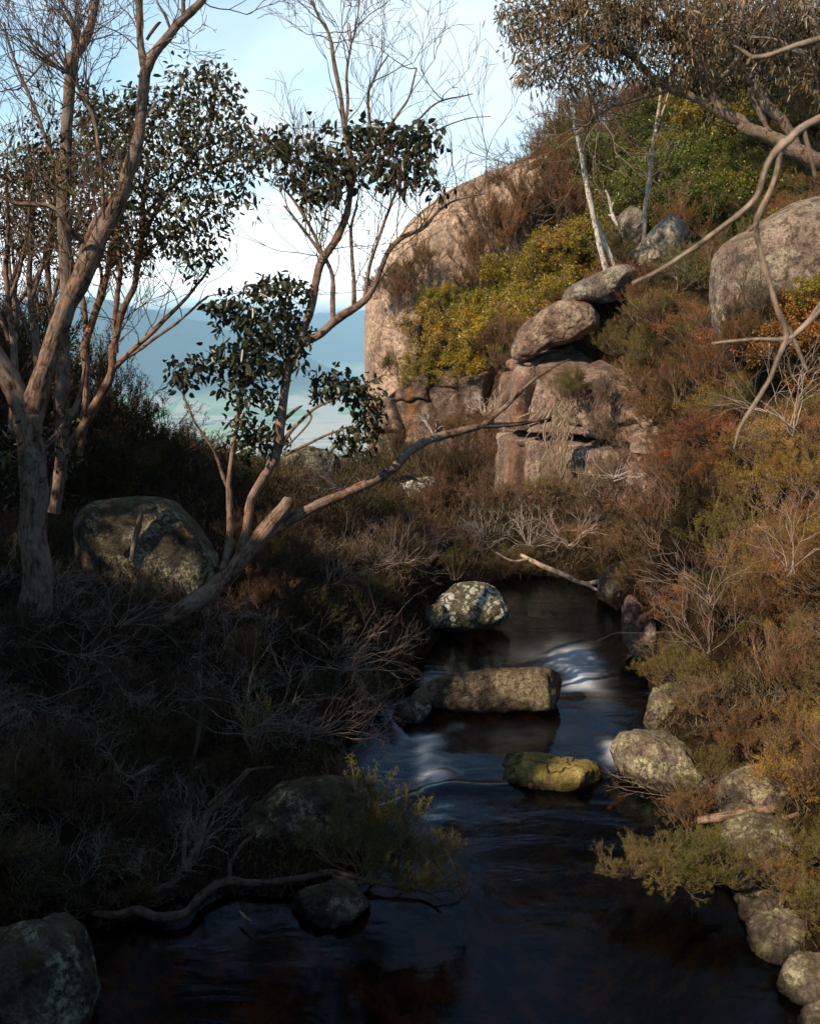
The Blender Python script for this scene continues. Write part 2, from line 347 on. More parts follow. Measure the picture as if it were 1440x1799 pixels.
# ------------------------------------------------------------------ the creek's outline and the ground
def wl(x, y):
    l1 = 6.42 + 0.34 * x + 0.10 * np.sin(3.1 * x + .6) + 0.05 * np.sin(7.7 * x); l2 = 8.95 + 0.05 * x
    return -0.30 * sstep(0, 0.42, y - l1) - 0.32 * sstep(0, 1.3, y - l2)
def wlp(px, py):      # pixel on the water surface
    z = 0.0
    for _ in range(12):
        q = PW(px, py, z); z = float(wl(q[0], q[1]))
    return PW(px, py, z)
left_edge = [(560, 2100), (140, 1900), (120, 1700), (180, 1625), (420, 1612), (560, 1600), (660, 1540), (690, 1450), (640, 1380), (610, 1330), (680, 1260), (735, 1190), (780, 1130), (805, 1075), (850, 1030)]
right_edge = [(960, 1018), (1060, 1030), (1100, 1060), (1112, 1110), (1118, 1180), (1138, 1250), (1085, 1315), (1120, 1390), (1200, 1440), (1265, 1520), (1285, 1600), (1320, 1690), (1420, 1800), (1500, 2000), (1400, 2400)]
POLY = np.array([wlp(*p)[:2] for p in left_edge + right_edge])
def poly_sd(x, y):
    x = np.asarray(x, float); y = np.asarray(y, float)
    d2 = np.full(x.shape, 1e9); inside = np.zeros(x.shape, bool)
    n = len(POLY)
    for i in range(n):
        a = POLY[i]; b = POLY[(i + 1) % n]; e = b - a
        t = np.clip(((x - a[0]) * e[0] + (y - a[1]) * e[1]) / (e @ e + 1e-9), 0, 1)
        d2 = np.minimum(d2, (x - a[0] - t * e[0]) ** 2 + (y - a[1] - t * e[1]) ** 2)
        c = ((a[1] > y) != (b[1] > y)) & (x < (b[0] - a[0]) * (y - a[1]) / (b[1] - a[1] + 1e-12) + a[0])
        inside ^= c
    d = np.sqrt(d2); return np.where(inside, -d, d)
ctrl = [  # px, py, depth
    # left bank
    (-100, 1500, 4.6), (150, 1560, 5.2), (350, 1500, 5.8), (100, 1300, 6.2), (450, 1350, 7.0), (300, 1200, 7.4), (550, 1200, 8.6), (60, 1090, 7.5), (280, 1110, 8.0),
    (450, 1080, 9.2), (650, 1060, 10.8), (240, 1000, 9.6), (-100, 1000, 7.8), (500, 960, 11.5), (700, 980, 13.5), (250, 900, 13), (600, 900, 15.5), (100, 860, 13),
    (450, 850, 18), (620, 850, 19), (300, 800, 20), (100, 760, 18), (-150, 800, 14), (-100, 680, 24), (120, 735, 27), (300, 800, 26), (450, 822, 26), (630, 830, 26),
    # foot of the cliff
    (850, 1000, 15), (1000, 985, 15.2), (800, 930, 18.5), (950, 935, 18.5), (720, 890, 22), (880, 905, 21), (1020, 935, 18.5), (1080, 960, 16),
    # right slope
    (1440, 1700, 4.3), (1600, 1600, 4.3), (1380, 1500, 5.1), (1600, 1300, 5.2), (1250, 1400, 6.2), (1440, 1200, 6.5), (1200, 1220, 8.0), (1160, 1050, 10.8), (1300, 1050, 8.8),
    (1440, 950, 8.8), (1650, 900, 7.5), (1140, 900, 13.8), (1250, 850, 12), (1400, 780, 11.0), (1120, 750, 16.5), (1250, 680, 15), (1440, 600, 13.5), (1650, 600, 11),
    (1060, 640, 20.5), (1150, 560, 20), (1300, 560, 17), (1100, 480, 24), (1250, 440, 22), (1440, 400, 18.5), (1650, 350, 17), (1000, 560, 23.5), (950, 560, 26), (1180, 340, 29),
    (1000, 450, 28), (880, 520, 32), (780, 600, 36), (900, 400, 36), (1040, 330, 34), (1060, 230, 42), (1250, 220, 36), (1440, 200, 31), (1700, 150, 28), (1180, 160, 44), (1400, 90, 40),
    (1000, 300, 46), (900, 340, 50),
]
CP = np.array([P(*c) for c in ctrl])
extra = np.array([
    (0, 0, 1.55), (-1.2, 1.4, 0.9), (1.5, 1.2, 0.9), (3, 0, 2.2), (5, 1.5, 3.0), (-3, 1.0, 1.5), (0, -3, 2.2), (-6, -2, 3.2), (-6, 4, 2.2), (6, -5, 4), (-10, -8, 6), (0, -12, 5), (12, -5, 8),
    (-10, 2, 4.2), (-16, 4, 6.5), (-16, -6, 8.5), (-30, -15, 14), (-14, 14, 4), (-24, 12, 6), (-26, 26, 4), (9, 6, 5), (14, 12, 9), (24, 22, 17), (24, 8, 14), (35, 30, 24), (40, 5, 20),
    (22, 45, 15), (10, 60, 9), (40, 60, 18), (30, 80, 12), (4, 52, 2), (-3, 50, -8), (-10, 40, -6), (-25, 45, -10), (-40, 60, -40), (0, 70, -40), (-10, 90, -80), (30, 110, -60), (-50, 100, -90), (60, 100, -40),
    (2, 30.5, -.6), (-.6, 30, -.8), (-3, 33, -3), (-2.1, 34.5, -4), (-2.3, 37, -6), (-2.2, 41, -9), (-2.5, 46, -12), (-4, 29, -.8), (-6, 30, -1.5), (3, 120, -120), (60, 40, 25), (-50, 20, -6), (-45, 0, 8)], float)
CP = np.vstack([CP, extra])
def base_h(x, y):
    x = np.asarray(x, float); y = np.asarray(y, float)
    s = np.zeros(x.shape); ww = np.zeros(x.shape)
    for c in CP:
        sc = 0.35 + 0.045 * abs(c[1])
        d = ((x - c[0]) ** 2 + (y - c[1]) ** 2) / sc ** 2 + 0.05
        k = d ** -2.0; s += k * c[2]; ww += k
    return s / ww
FRONT = [(610, 31.5), (700, 31.2), (770, 30.4), (850, 29.6), (884, 28.6), (900, 23.2), (950, 22.4), (1010, 21.6), (1060, 20.6), (1095, 18.6), (1112, 16.0), (1085, 14.2), (980, 14.4), (820, 15.5), (700, 19), (560, 26)]
FPOLY = np.array([[(a - 720) / F * (b * CT + 1.0) / CT * CT, b] for a, b in FRONT])
def sd_poly(x, y, PL):
    d2 = np.full(x.shape, 1e9); inside = np.zeros(x.shape, bool); n = len(PL)
    for i in range(n):
        a = PL[i]; b = PL[(i + 1) % n]; e = b - a
        t = np.clip(((x - a[0]) * e[0] + (y - a[1]) * e[1]) / (e @ e + 1e-9), 0, 1)
        d2 = np.minimum(d2, (x - a[0] - t * e[0]) ** 2 + (y - a[1] - t * e[1]) ** 2)
        inside ^= ((a[1] > y) != (b[1] > y)) & (x < (b[0] - a[0]) * (y - a[1]) / (b[1] - a[1] + 1e-12) + a[0])
    d = np.sqrt(d2); return np.where(inside, -d, d)
def H(x, y):
    x = np.asarray(x, float); y = np.asarray(y, float)
    z = base_h(x, y)
    fz = -0.25 - 0.03 * (y - 15)
    k = sstep(-0.1, 0.9, sd_poly(x, y, FPOLY)); z = np.where(z > fz, fz + (z - fz) * k, z)
    p = np.stack([x, y, x * 0], -1)
    z = z + fbm(p * 0.7, 4, 3) * 0.09 + fbm(p * 0.12, 2, 9) * 0.5 * sstep(25, 60, y)
    sd = poly_sd(x, y); L = wl(x, y)
    zin = L - 0.10 - np.minimum(0.55, np.maximum(-sd, 0) * 0.75) + fbm(p * 1.7, 3, 5) * 0.06
    zout = L - 0.10 + (np.maximum(z, L + 0.12) - (L - 0.10)) * sstep(0.0, 0.55, sd)
    near = y < 16.5
    return np.where(near & (sd < 0), zin, np.where(near, zout, z))
def cast(px, py, dmin=3.5, dmax=60):
    d = ray(px, py); d = d / d[1]
    ts = np.concatenate([np.arange(dmin, 16, .12), np.arange(16, dmax, .3)])
    x = d[0] * ts; z = CAMZ + d[2] * ts; h = H(x, ts)
    hit = np.nonzero(z < h)[0]
    if len(hit) == 0: return None
    k = hit[0]; return np.array([x[k], ts[k], h[k]])

def terrain():
    xs = np.concatenate([-np.geomspace(60, 9, 34), np.arange(-8.8, 9.0, 0.12), np.geomspace(9.1, 70, 50)])
    ys = np.concatenate([-np.geomspace(40, 3, 22), np.arange(-2.8, 18, 0.12), np.geomspace(18.2, 120, 110)])
    X, Y = np.meshgrid(xs, ys); Z = H(X, Y); nx, ny = len(xs), len(ys)
    V = np.stack([X, Y, Z], -1).reshape(-1, 3); bedw = sstep(.06, -.06, poly_sd(X, Y)) * (Y < 16.5)
    i = np.arange(ny - 1)[:, None] * nx; j = np.arange(nx - 1)[None]
    Fc = np.stack([i + j, i + j + 1, i + nx + j + 1, i + nx + j], -1).reshape(-1, 4)
    m, t, out = new_mat('soil_and_litter')
    geo = N(t, 'ShaderNodeNewGeometry')
    n1 = noise(t, geo.outputs['Position'], 2.0, 8, .7); n2 = noise(t, geo.outputs['Position'], 28, 8, .8)
    c = ramp(t, n1.outputs[0], [(.35, (.018, .013, .009)), (.55, (.045, .03, .018)), (.7, (.04, .042, .015))]).outputs[0]
    c = mixc(t, .8, c, ramp(t, n2.outputs[0], [(.35, (.3, .3, .3)), (.65, (1.8, 1.6, 1.4))]).outputs[0], 'MULTIPLY')
    bm_ = N(t, 'ShaderNodeAttribute', attribute_name='tint')
    n5 = noise(t, geo.outputs['Position'], 5, 8, .7)
    c = mixc(t, bm_.outputs['Fac'], c, ramp(t, n5.outputs[0], [(.4, (.05, .025, .01)), (.5, (.20, .09, .032)), (.58, (.50, .28, .11))]).outputs[0])
    b = N(t, 'ShaderNodeBsdfDiffuse'); L_(t, c, b.inputs[0]); L_(t, bump(t, n2.outputs[0], 1, .05), b.inputs['Normal']); L_(t, b.outputs[0], out.inputs[0])
    o = link('ground', mk_mesh('ground', V, Fc, m, tint=bedw.ravel())); tag(o, kind='structure')
terrain()

def water():
    xs = np.arange(-4.2, 4.6, 0.05); ys = np.arange(1.4, 16.2, 0.05)
    X, Y = np.meshgrid(xs, ys); Z = wl(X, Y)
    f = np.zeros(X.shape)
    def blob(px, py, rx, ry, a, rot=0.0):
        nonlocal f
        c = wlp(px, py); e = wlp(px + rx, py); g = wlp(px, py - ry)
        sx = abs(e[0] - c[0]); sy = abs(g[1] - c[1])
        dx, dy = X - c[0], Y - c[1]; u = dx * cos(rot) + dy * sin(rot); v = -dx * sin(rot) + dy * cos(rot)
        f = f + a * np.exp(-(u / sx) ** 2 - (v / sy) ** 2)
    blob(1016, 1205, 26, 40, .95); blob(1005, 1160, 40, 26, .5); blob(1035, 1160, 14, 22, .3); blob(960, 1150, 60, 16, .12)
    blob(1078, 1322, 14, 16, .75); blob(1066, 1340, 16, 8, .45); blob(1120, 1360, 45, 10, .07)
    blob(752, 1300, 24, 9, .7); blob(800, 1278, 14, 6, .25); blob(745, 1345, 13, 28, .5); blob(762, 1378, 30, 12, .7); blob(770, 1365, 25, 8, .4); blob(715, 1240, 20, 10, .3); blob(880, 1290, 90, 18, .04); blob(850, 1330, 70, 15, .03); blob(840, 1388, 60, 4, .08)
    p = np.stack([X * 1.6, Y * 1.2, X * 0], -1)
    st = fbm(p * 2.2, 4, 21)
    Z = Z + fbm(p * 0.6, 2, 31) * 0.006 + 0.05 * np.clip(f, 0, 1) * (0.5 + st)
    Z = Z + 0.025 * np.exp(-((Y - (6.36 + 0.34 * X + 0.10 * np.sin(3.1 * X + .6) + 0.05 * np.sin(7.7 * X))) / 0.14) ** 2)
    lipy = 6.42 + 0.34 * X + 0.10 * np.sin(3.1 * X + .6) + 0.05 * np.sin(7.7 * X)
    f = np.clip(f * (1.0 + 0.45 * st), 0, 1) * sstep(-.02, .16, Y - lipy)
    nx, ny = len(xs), len(ys); V = np.stack([X, Y, Z], -1).reshape(-1, 3)
    i = np.arange(ny - 1)[:, None] * nx; j = np.arange(nx - 1)[None]
    Fc = np.stack([i + j, i + j + 1, i + nx + j + 1, i + nx + j], -1).reshape(-1, 4)
    # keep only the creek itself
    sd = poly_sd(X, Y).ravel(); keep = (sd[Fc] < 0.35).any(axis=1); Fc = Fc[keep]
    m, t, out = new_mat('creek_water')
    geo = N(t, 'ShaderNodeNewGeometry'); at = N(t, 'ShaderNodeAttribute', attribute_name='tint')
    mp = N(t, 'ShaderNodeMapping'); L_(t, geo.outputs['Position'], mp.inputs[0]); mp.inputs['Scale'].default_value = (1.1, 2.6, 1)
    n1 = noise(t, mp.outputs[0], 1.6, 4, .5, .6)
    nb = bump(t, n1.outputs[0], .16, .05)
    gl = N(t, 'ShaderNodeBsdfGlossy'); gl.inputs['Roughness'].default_value = 0.10; gl.inputs[0].default_value = (.54, .69, .84, 1); L_(t, nb, gl.inputs['Normal'])
    tr = N(t, 'ShaderNodeBsdfTransparent'); tr.inputs[0].default_value = (0.56, 0.36, 0.18, 1)
    fr = N(t, 'ShaderNodeFresnel'); fr.inputs[0].default_value = 1.33; L_(t, nb, fr.inputs['Normal'])
    m1 = N(t, 'ShaderNodeMixShader'); L_(t, fr.outputs[0], m1.inputs[0]); L_(t, tr.outputs[0], m1.inputs[1]); L_(t, gl.outputs[0], m1.inputs[2])
    df = N(t, 'ShaderNodeBsdfDiffuse'); df.inputs[0].default_value = (0.60, 0.62, 0.64, 1)
    m2 = N(t, 'ShaderNodeMixShader'); L_(t, at.outputs['Fac'], m2.inputs[0]); L_(t, m1.outputs[0], m2.inputs[1]); L_(t, df.outputs[0], m2.inputs[2])
    L_(t, m2.outputs[0], out.inputs[0])
    o = link('water', mk_mesh('water', V, Fc, m, tint=f.ravel())); tag(o, kind='structure')
water()

# ------------------------------------------------------------------ far valley, mountains, haze
def far_land():
    ys = np.geomspace(160, 42000, 150); us = np.linspace(-1.1, 1.1, 260)
    U, Y = np.meshgrid(us, ys); X = U * Y
    pf = np.stack([X, Y, X * 0], -1)
    Z = -60 - 560 * sstep(150, 1500, Y) + fbm(pf / 900, 4, 40) * 25
    # mountain ranges beyond the valley
    def ridge(Yc, wid, hgt, s, sc):
        n = fbm(np.stack([X / sc, Y / sc * .7, X * 0 + s], -1), 6, s, .55)
        rg = 1 - np.abs(fbm(np.stack([X / sc * 1.6, Y / sc * 1.6, X * 0 + s], -1), 5, s + 3, .5))
        return np.exp(-((Y - Yc) / wid) ** 2) * hgt * (0.78 + 0.30 * n + 0.22 * rg)
    R = np.maximum(ridge(10500, 1500, 620, 3, 3600) * sstep(-.02, -.17, U + 0 * U), ridge(19000, 3000, 810, 8, 5200))
    R = np.maximum(R, ridge(30000, 5000, 1000, 12, 7000))
    foot = np.maximum(0, fbm(pf / 1500, 5, 60) - .25) * 260 * sstep(8000, 11000, Y)
    Z = Z + R + foot; Z = np.where(Z > 150, 150 + 170 * np.tanh((Z - 150) / 230), Z)
    nx, ny = len(us), len(ys); V = np.stack([X, Y, Z], -1).reshape(-1, 3)
    i = np.arange(ny - 1)[:, None] * nx; j = np.arange(nx - 1)[None]
    Fc = np.stack([i + j, i + j + 1, i + nx + j + 1, i + nx + j], -1).reshape(-1, 4)
    m, t, out = new_mat('valley_land')
    geo = N(t, 'ShaderNodeNewGeometry'); sp = N(t, 'ShaderNodeSeparateXYZ'); L_(t, geo.outputs['Position'], sp.inputs[0])
    vo = N(t, 'ShaderNodeTexVoronoi'); vo.inputs['Scale'].default_value = 1 / 420; mp = N(t, 'ShaderNodeMapping'); L_(t, geo.outputs['Position'], mp.inputs[0])
    mp.inputs['Scale'].default_value = (1, .55, 0); mp.inputs['Rotation'].default_value = (0, 0, .4); L_(t, mp.outputs[0], vo.inputs['Vector'])
    sv = N(t, 'ShaderNodeSeparateColor'); L_(t, vo.outputs['Color'], sv.inputs[0])
    fld = ramp(t, sv.outputs[0], [(0, (.26, .42, .16)), (.25, (.55, .56, .38)), (.5, (.62, .58, .46)), (.75, (.40, .50, .28)), (.9, (.7, .66, .55))])
    fld.color_ramp.interpolation = 'CONSTANT'
    n1 = noise(t, geo.outputs['Position'], 1 / 260, 8, .75); n2 = noise(t, geo.outputs['Position'], 1 / 2500, 6, .6)
    tm = ramp(t, n1.outputs[0], [(.52, (0, 0, 0)), (.57, (1, 1, 1))]); tm2 = ramp(t, n2.outputs[0], [(.40, (0, 0, 0)), (.55, (1, 1, 1))])
    c = mixc(t, mixc(t, 1.0, tm.outputs[0], tm2.outputs[0], 'MULTIPLY'), fld.outputs[0], (.10, .14, .09))
    town = N(t, 'ShaderNodeTexNoise'); town.inputs['Scale'].default_value = 1 / 60; town.inputs['Detail'].default_value = 4; L_(t, geo.outputs['Position'], town.inputs['Vector'])
    c = mixc(t, ramp(t, town.outputs[0], [(.60, (0, 0, 0)), (.66, (.7, .7, .7))]).outputs[0], c, (.5, .48, .45))
    hm = N(t, 'ShaderNodeMapRange'); L_(t, sp.outputs[2], hm.inputs[0]); hm.inputs[1].default_value = -600; hm.inputs[2].default_value = -520
    c = mixc(t, hm.outputs[0], c, (.045, .07, .06))
    b = N(t, 'ShaderNodeBsdfDiffuse'); L_(t, c, b.inputs[0]); L_(t, b.outputs[0], out.inputs[0])
    o = link('valley', mk_mesh('valley', V, Fc, m)); tag(o, kind='structure')
far_land()
def haze():
    x0, x1, y0, y1, z0, z1 = -47000, 47000, -200, 42500, -760, 345
    V = np.array([(x, y, z) for z in (z0, z1) for y in (y0, y1) for x in (x0, x1)], float)
    Fc = np.array([(0, 2, 3, 1), (4, 5, 7, 6), (0, 1, 5, 4), (2, 6, 7, 3), (0, 4, 6, 2), (1, 3, 7, 5)])
    m, t, out = new_mat('haze_air'); v = N(t, 'ShaderNodeVolumePrincipled')
    v.inputs['Color'].default_value = (.46, .75, 1, 1); v.inputs['Density'].default_value = 1.0e-4; v.inputs['Anisotropy'].default_value = -0.35
    L_(t, v.outputs[0], out.inputs['Volume'])
    o = link('haze', mk_mesh('haze', V, Fc, m, smooth=False)); tag(o, kind='stuff')
haze()

# ------------------------------------------------------------------ rocks
def rock(name, outline, D, thick, mat, label, cat, seed, boxy=0.75, amp=0.05, color=(1, 1, 1), nt_=120, np_=60, group=None, cracks=0.0, parent=None, strata=0.0, cuts=7):
    pts = np.array(outline, float); c = np.array([(pts[:, 0].min() + pts[:, 0].max()) / 2, (pts[:, 1].min() + pts[:, 1].max()) / 2])
    ce = P(c[0], c[1], D); wdir = ce - np.array([0, 0, CAMZ]); wdir /= np.linalg.norm(wdir)
    u = np.array([1.0, 0, 0]); v = np.cross(u, wdir); v = v / np.linalg.norm(v); u = np.cross(wdir, v)
    mpp = np.linalg.norm(ce - np.array([0, 0, CAMZ])) / F * np.linalg.norm([(c[0]-720)/F, (c[1]-899.5)/F, 1.0]) ** 0   # metres per pixel (about)
    mpp = (ce[1] * CT - (ce[2] - CAMZ) * ST) / F
    if D > 30: mpp *= (D - thick * .6) / D      # the near face of a deep block is what draws its outline
    rel = pts - c; closed = np.vstack([rel[-2:], rel, rel[:2]])
    sm = catmull(closed, 10)
    ang = np.arctan2(-sm[:, 1], sm[:, 0]); rr = np.hypot(sm[:, 0], sm[:, 1])
    th = np.linspace(-pi, pi, nt_, endpoint=False)
    # radius by angle: bin the smooth outline
    o = np.argsort(ang); ang, rr = ang[o], rr[o]
    R = np.interp(th, ang, rr, period=2 * pi); k = np.array([1, 2, 3, 2, 1]) / 9.0
    R = np.convolve(np.concatenate([R[-2:], R, R[:2]]), k, 'valid') * mpp
    ph = np.linspace(-pi / 2, pi / 2, np_)
    cp = np.sign(np.cos(ph)) * np.abs(np.cos(ph)) ** boxy; spn = np.sign(np.sin(ph)) * np.abs(np.sin(ph)) ** boxy
    A = (R[None] * cp[:, None]); ux = A * np.cos(th)[None]; vy = A * np.sin(th)[None]; wz = np.broadcast_to((thick * spn)[:, None], A.shape)
    V = ux[..., None] * u + vy[..., None] * (-v if v[2] < 0 else v) + wz[..., None] * wdir
    size = max(R.max(), thick)
    rc = np.random.default_rng(seed * 13 + 1)
    for _c in range(cuts):
        nn = rc.normal(size=3); nn /= np.linalg.norm(nn)
        dts = V @ nn; lim = dts.max() * rc.uniform(.72, .88); V = V - nn * (np.maximum(dts - lim, 0) * .8)[..., None]
    n = V / (np.linalg.norm(V, axis=-1, keepdims=True) + 1e-9)
    q = V / size
    disp = fbm(q * 1.6 + seed, 5, seed, .55) * amp * size + fbm(q * 9 + seed, 4, seed + 3, .6) * amp * .22 * size
    if cracks:
        rg = np.abs(fbm(q * np.array([1.6, 1.6, 1.1]) + seed * 1.7, 4, seed + 5, .5)); disp = disp - cracks * size * np.exp(-(rg / .035) ** 2)
    if strata:
        zc = V[..., 2] + 0.25 * fbm(q * 1.5, 3, seed + 8) * size
        disp = disp - strata * size * np.exp(-((np.abs(((zc / size * 2.1) % 1) - .5)) / .05) ** 2)
    V = V + n * disp[..., None]
    V[0] = V[0].mean(axis=0); V[-1] = V[-1].mean(axis=0)
    Vf = V.reshape(-1, 3)
    i = np.arange(np_ - 1)[:, None] * nt_; j = np.arange(nt_)[None]; j2 = (j + 1) % nt_
    Fc = np.stack([i + j, i + j2, i + nt_ + j2, i + nt_ + j], -1).reshape(-1, 4)
    Wd = Vf + ce; wetv = np.zeros(len(Vf))
    if ce[1] < 14.5: wetv = (1 - sstep(.03, .13, Wd[:, 2] - wl(Wd[:, 0], Wd[:, 1]) + fbm(Wd * 6, 3, seed) * .05)) * (poly_sd(Wd[:, 0], Wd[:, 1]) < .5)
    me = mk_mesh(name, Vf, Fc, mat, tint=wetv)
    ob = link(name, me, parent, color); ob.location = tuple(ce)
    if parent is None: tag(ob, label, cat, group)
    return ob
G_CLIFF = 'granite blocks of the sunlit cliff'
def cliff_face(name, front, tops, mat, color, label, seed, crack_z=None, zb=-1.5, colw=.85):
    """a jointed wall that follows the foot line: columns and blocks set back or proud of each other, with open joints"""
    line = catmull(np.array([[(a - 720) / F * (b * CT + 1.0), b] for a, b in front]), 60)
    arc = np.concatenate([[0], np.cumsum(np.linalg.norm(np.diff(line, axis=0), axis=1))]); n = int(arc[-1] / .028)
    u = np.linspace(0, arc[-1], n); line = np.stack([np.interp(u, arc, line[:, 0]), np.interp(u, arc, line[:, 1])], -1)
    T = np.gradient(line, axis=0); T /= np.linalg.norm(T, axis=1, keepdims=True); k = 25; ker = np.ones(k) / k
    T = np.stack([np.convolve(np.pad(T[:, c], k // 2, 'edge'), ker, 'valid') for c in (0, 1)], -1); nrm = np.stack([T[:, 1], -T[:, 0]], -1)
    top = np.interp(np.linspace(0, 1, n), np.linspace(0, 1, len(tops)), tops)
    m = 130; v = np.linspace(0, 1, m); Z = zb + (top[:, None] - zb) * v[None]
    U = np.broadcast_to(u[:, None], Z.shape); q = np.stack([U, Z, U * 0 + seed], -1)
    wob = fbm(q * np.array([.6, .5, 1]), 3, seed) * .45
    a = (U + wob) / colw; ci = np.floor(a); ca = a - ci
    b = (Z + fbm(q * .8, 3, seed + 4) * .35 + hash3(ci.astype(np.int64), 0 * ci.astype(np.int64), 7, seed) * 1.5) / (1.15 + .6 * hash3(ci.astype(np.int64), 3, 1, seed)); bi = np.floor(b); ba = b - bi
    r1 = hash3(ci.astype(np.int64), bi.astype(np.int64), 0, seed + 1); r2 = hash3(ci.astype(np.int64), bi.astype(np.int64), 5, seed + 2); r0 = hash3(ci.astype(np.int64), 0, 0, seed + 3)
    ed = np.minimum(ca, 1 - ca) * colw; eb = np.minimum(ba, 1 - ba) * 1.3
    d = (r0 - .5) * .55 + (r1 - .5) * .28 + (ca - .5) * (r2 - .5) * .35
    rnd = -.16 * np.exp(-(ed / .09) ** 1.4) - .10 * np.exp(-(eb / .06) ** 1.4)      # rounded edges
    jt = -.30 * np.exp(-(ed / .022) ** 2) - .16 * np.exp(-(eb / .020) ** 2)          # open joints
    d = d + rnd + jt + fbm(np.stack([U, Z, d * 3], -1) * 1.6, 5, seed + 9, .55) * .09
    if crack_z is not None:
        zc = crack_z + fbm(q * .7, 2, seed + 12) * .10; d = d - .85 * np.exp(-((Z - zc) / .085) ** 4) * sstep(.12, .3, U / arc[-1])
    lean = .35 * v[None] + 1.3 * sstep(.90, 1.0, v)[None]
    X = line[:, None, 0] - nrm[:, None, 0] * (lean - .3) + nrm[:, None, 0] * d; Y = line[:, None, 1] - nrm[:, None, 1] * (lean - .3) + nrm[:, None, 1] * d
    V = np.stack([X, Y, Z], -1); ii = np.arange(n - 1)[:, None] * m; jj = np.arange(m - 1)[None]
    Fc = np.stack([ii + jj, ii + m + jj, ii + m + jj + 1, ii + jj + 1], -1).reshape(-1, 4)
    c0 = V.reshape(-1, 3).mean(0); o = link(name, mk_mesh(name, V.reshape(-1, 3) - c0, Fc, mat), None, color); o.location = tuple(c0)
    tag(o, label, 'cliff', G_CLIFF)
cliff_face('granite_cliff', [(640, 31.6), (665, 31.0), (720, 30.6), (770, 30.2), (830, 29.6), (890, 29.0), (925, 28.8)], [.75, 1.0, 1.7, 2.1, 1.9, 2.0, 2.3, 2.4], M_STAIN, (1, .95, .9), 'fractured cliff of rust-stained and dark wet columns below the yellow bush', 301)
cliff_face('granite_cliff', [(905, 28.5), (888, 26), (884, 23.5), (895, 22.0), (930, 21.5), (985, 21.1), (1040, 20.6), (1085, 19.8), (1110, 18.2), (1122, 16.6)], [2.4, 2.5, 2.45, 2.5, 2.75, 2.75, 2.6, 2.3, 1.7, 1.0, .3], M_PILLAR, (1, 1, 1), 'jointed pinkish pillar cliff with a dark level crack behind the hanging roots', 307, .80, colw=1.15)
rock('granite_dome', [(636, 640), (637, 560), (644, 520), (660, 485), (692, 432), (732, 382), (782, 345), (840, 322), (900, 302), (960, 290), (1020, 330), (1060, 560), (1060, 800), (930, 870), (780, 880), (690, 870), (648, 850), (638, 760)], 38.5, 6.0, M_CLIFF,
     'huge sunlit pinkish granite dome that drops to a sheer face at the valley side', 'rock dome', 1, .34, .022, nt_=260, np_=150, cuts=0, cracks=.012)
rock('cliff_block', [(690, 575), (706, 548), (722, 545), (738, 560), (740, 640), (722, 690), (700, 680), (694, 630)], 32.2, .9, M_CLIFF, 'narrow upright slab leaning on the dome beside the yellow bush', 'cliff block', 2, .4, .05, group=G_CLIFF, cracks=.04, cuts=3)
rock('boulder', [(902, 610), (925, 570), (965, 537), (1010, 528), (1042, 545), (1046, 575), (1010, 600), (960, 612), (925, 634), (906, 630)], 22.3, .75, M_GREY, 'rounded grey-pink boulder perched on top of the cliff pillar', 'boulder', 9, .5, .06, cuts=5, cracks=.03, color=(1.1, .95, .85), nt_=160, np_=80)
rock('rock_slab', [(990, 520), (1010, 495), (1060, 472), (1110, 468), (1110, 500), (1075, 530), (1030, 530), (995, 535)], 22.7, .9, M_GREY, 'lichen-covered sloping slab at the foot of the white dead trunks', 'rock slab', 10, .6, .05)
rock('rock_slab', [(1085, 470), (1120, 430), (1165, 385), (1195, 378), (1205, 400), (1190, 440), (1140, 480), (1100, 490)], 24.2, 1.0, M_CLIFF, 'pale inclined slab right of the dead trunks under the green bushes', 'rock slab', 11, .6, .06, cracks=.05, color=(1, 1.1, 1.1))
rock('boulder', [(1078, 420), (1080, 390), (1100, 365), (1125, 372), (1135, 410), (1125, 450), (1090, 455)], 26.5, .8, M_GREY, 'small grey boulder behind the shortest dead trunk', 'boulder', 12, .7, .05)
rock('boulder', [(1262, 470), (1275, 435), (1320, 405), (1370, 375), (1430, 355), (1520, 345), (1600, 400), (1600, 560), (1450, 640), (1300, 620), (1264, 560)], 14.6, 1.5, M_GREY, 'big rounded lichen boulder at the right edge behind the near bare branch', 'boulder', 13, .6, .035, cuts=2, nt_=200, np_=100, color=(1.05, .97, .92))
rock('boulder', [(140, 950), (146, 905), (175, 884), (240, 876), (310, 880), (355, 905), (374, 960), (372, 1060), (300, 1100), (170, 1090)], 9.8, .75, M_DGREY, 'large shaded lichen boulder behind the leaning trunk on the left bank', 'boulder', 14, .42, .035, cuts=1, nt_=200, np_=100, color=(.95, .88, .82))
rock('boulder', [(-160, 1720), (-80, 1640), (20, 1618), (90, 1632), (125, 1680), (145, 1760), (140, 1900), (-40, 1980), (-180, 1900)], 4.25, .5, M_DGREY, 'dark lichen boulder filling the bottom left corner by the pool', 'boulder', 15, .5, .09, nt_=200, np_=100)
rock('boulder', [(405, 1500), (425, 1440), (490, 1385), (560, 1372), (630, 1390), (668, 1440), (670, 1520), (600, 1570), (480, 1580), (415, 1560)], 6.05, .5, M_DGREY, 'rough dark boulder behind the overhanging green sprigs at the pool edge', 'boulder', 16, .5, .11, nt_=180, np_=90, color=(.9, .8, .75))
rock('boulder', [(508, 1600), (540, 1565), (590, 1550), (630, 1565), (655, 1600), (640, 1630), (560, 1640)], 5.15, .22, M_DGREY, 'small round dark stone in the pool under the curved root', 'boulder', 17, .6, .12)
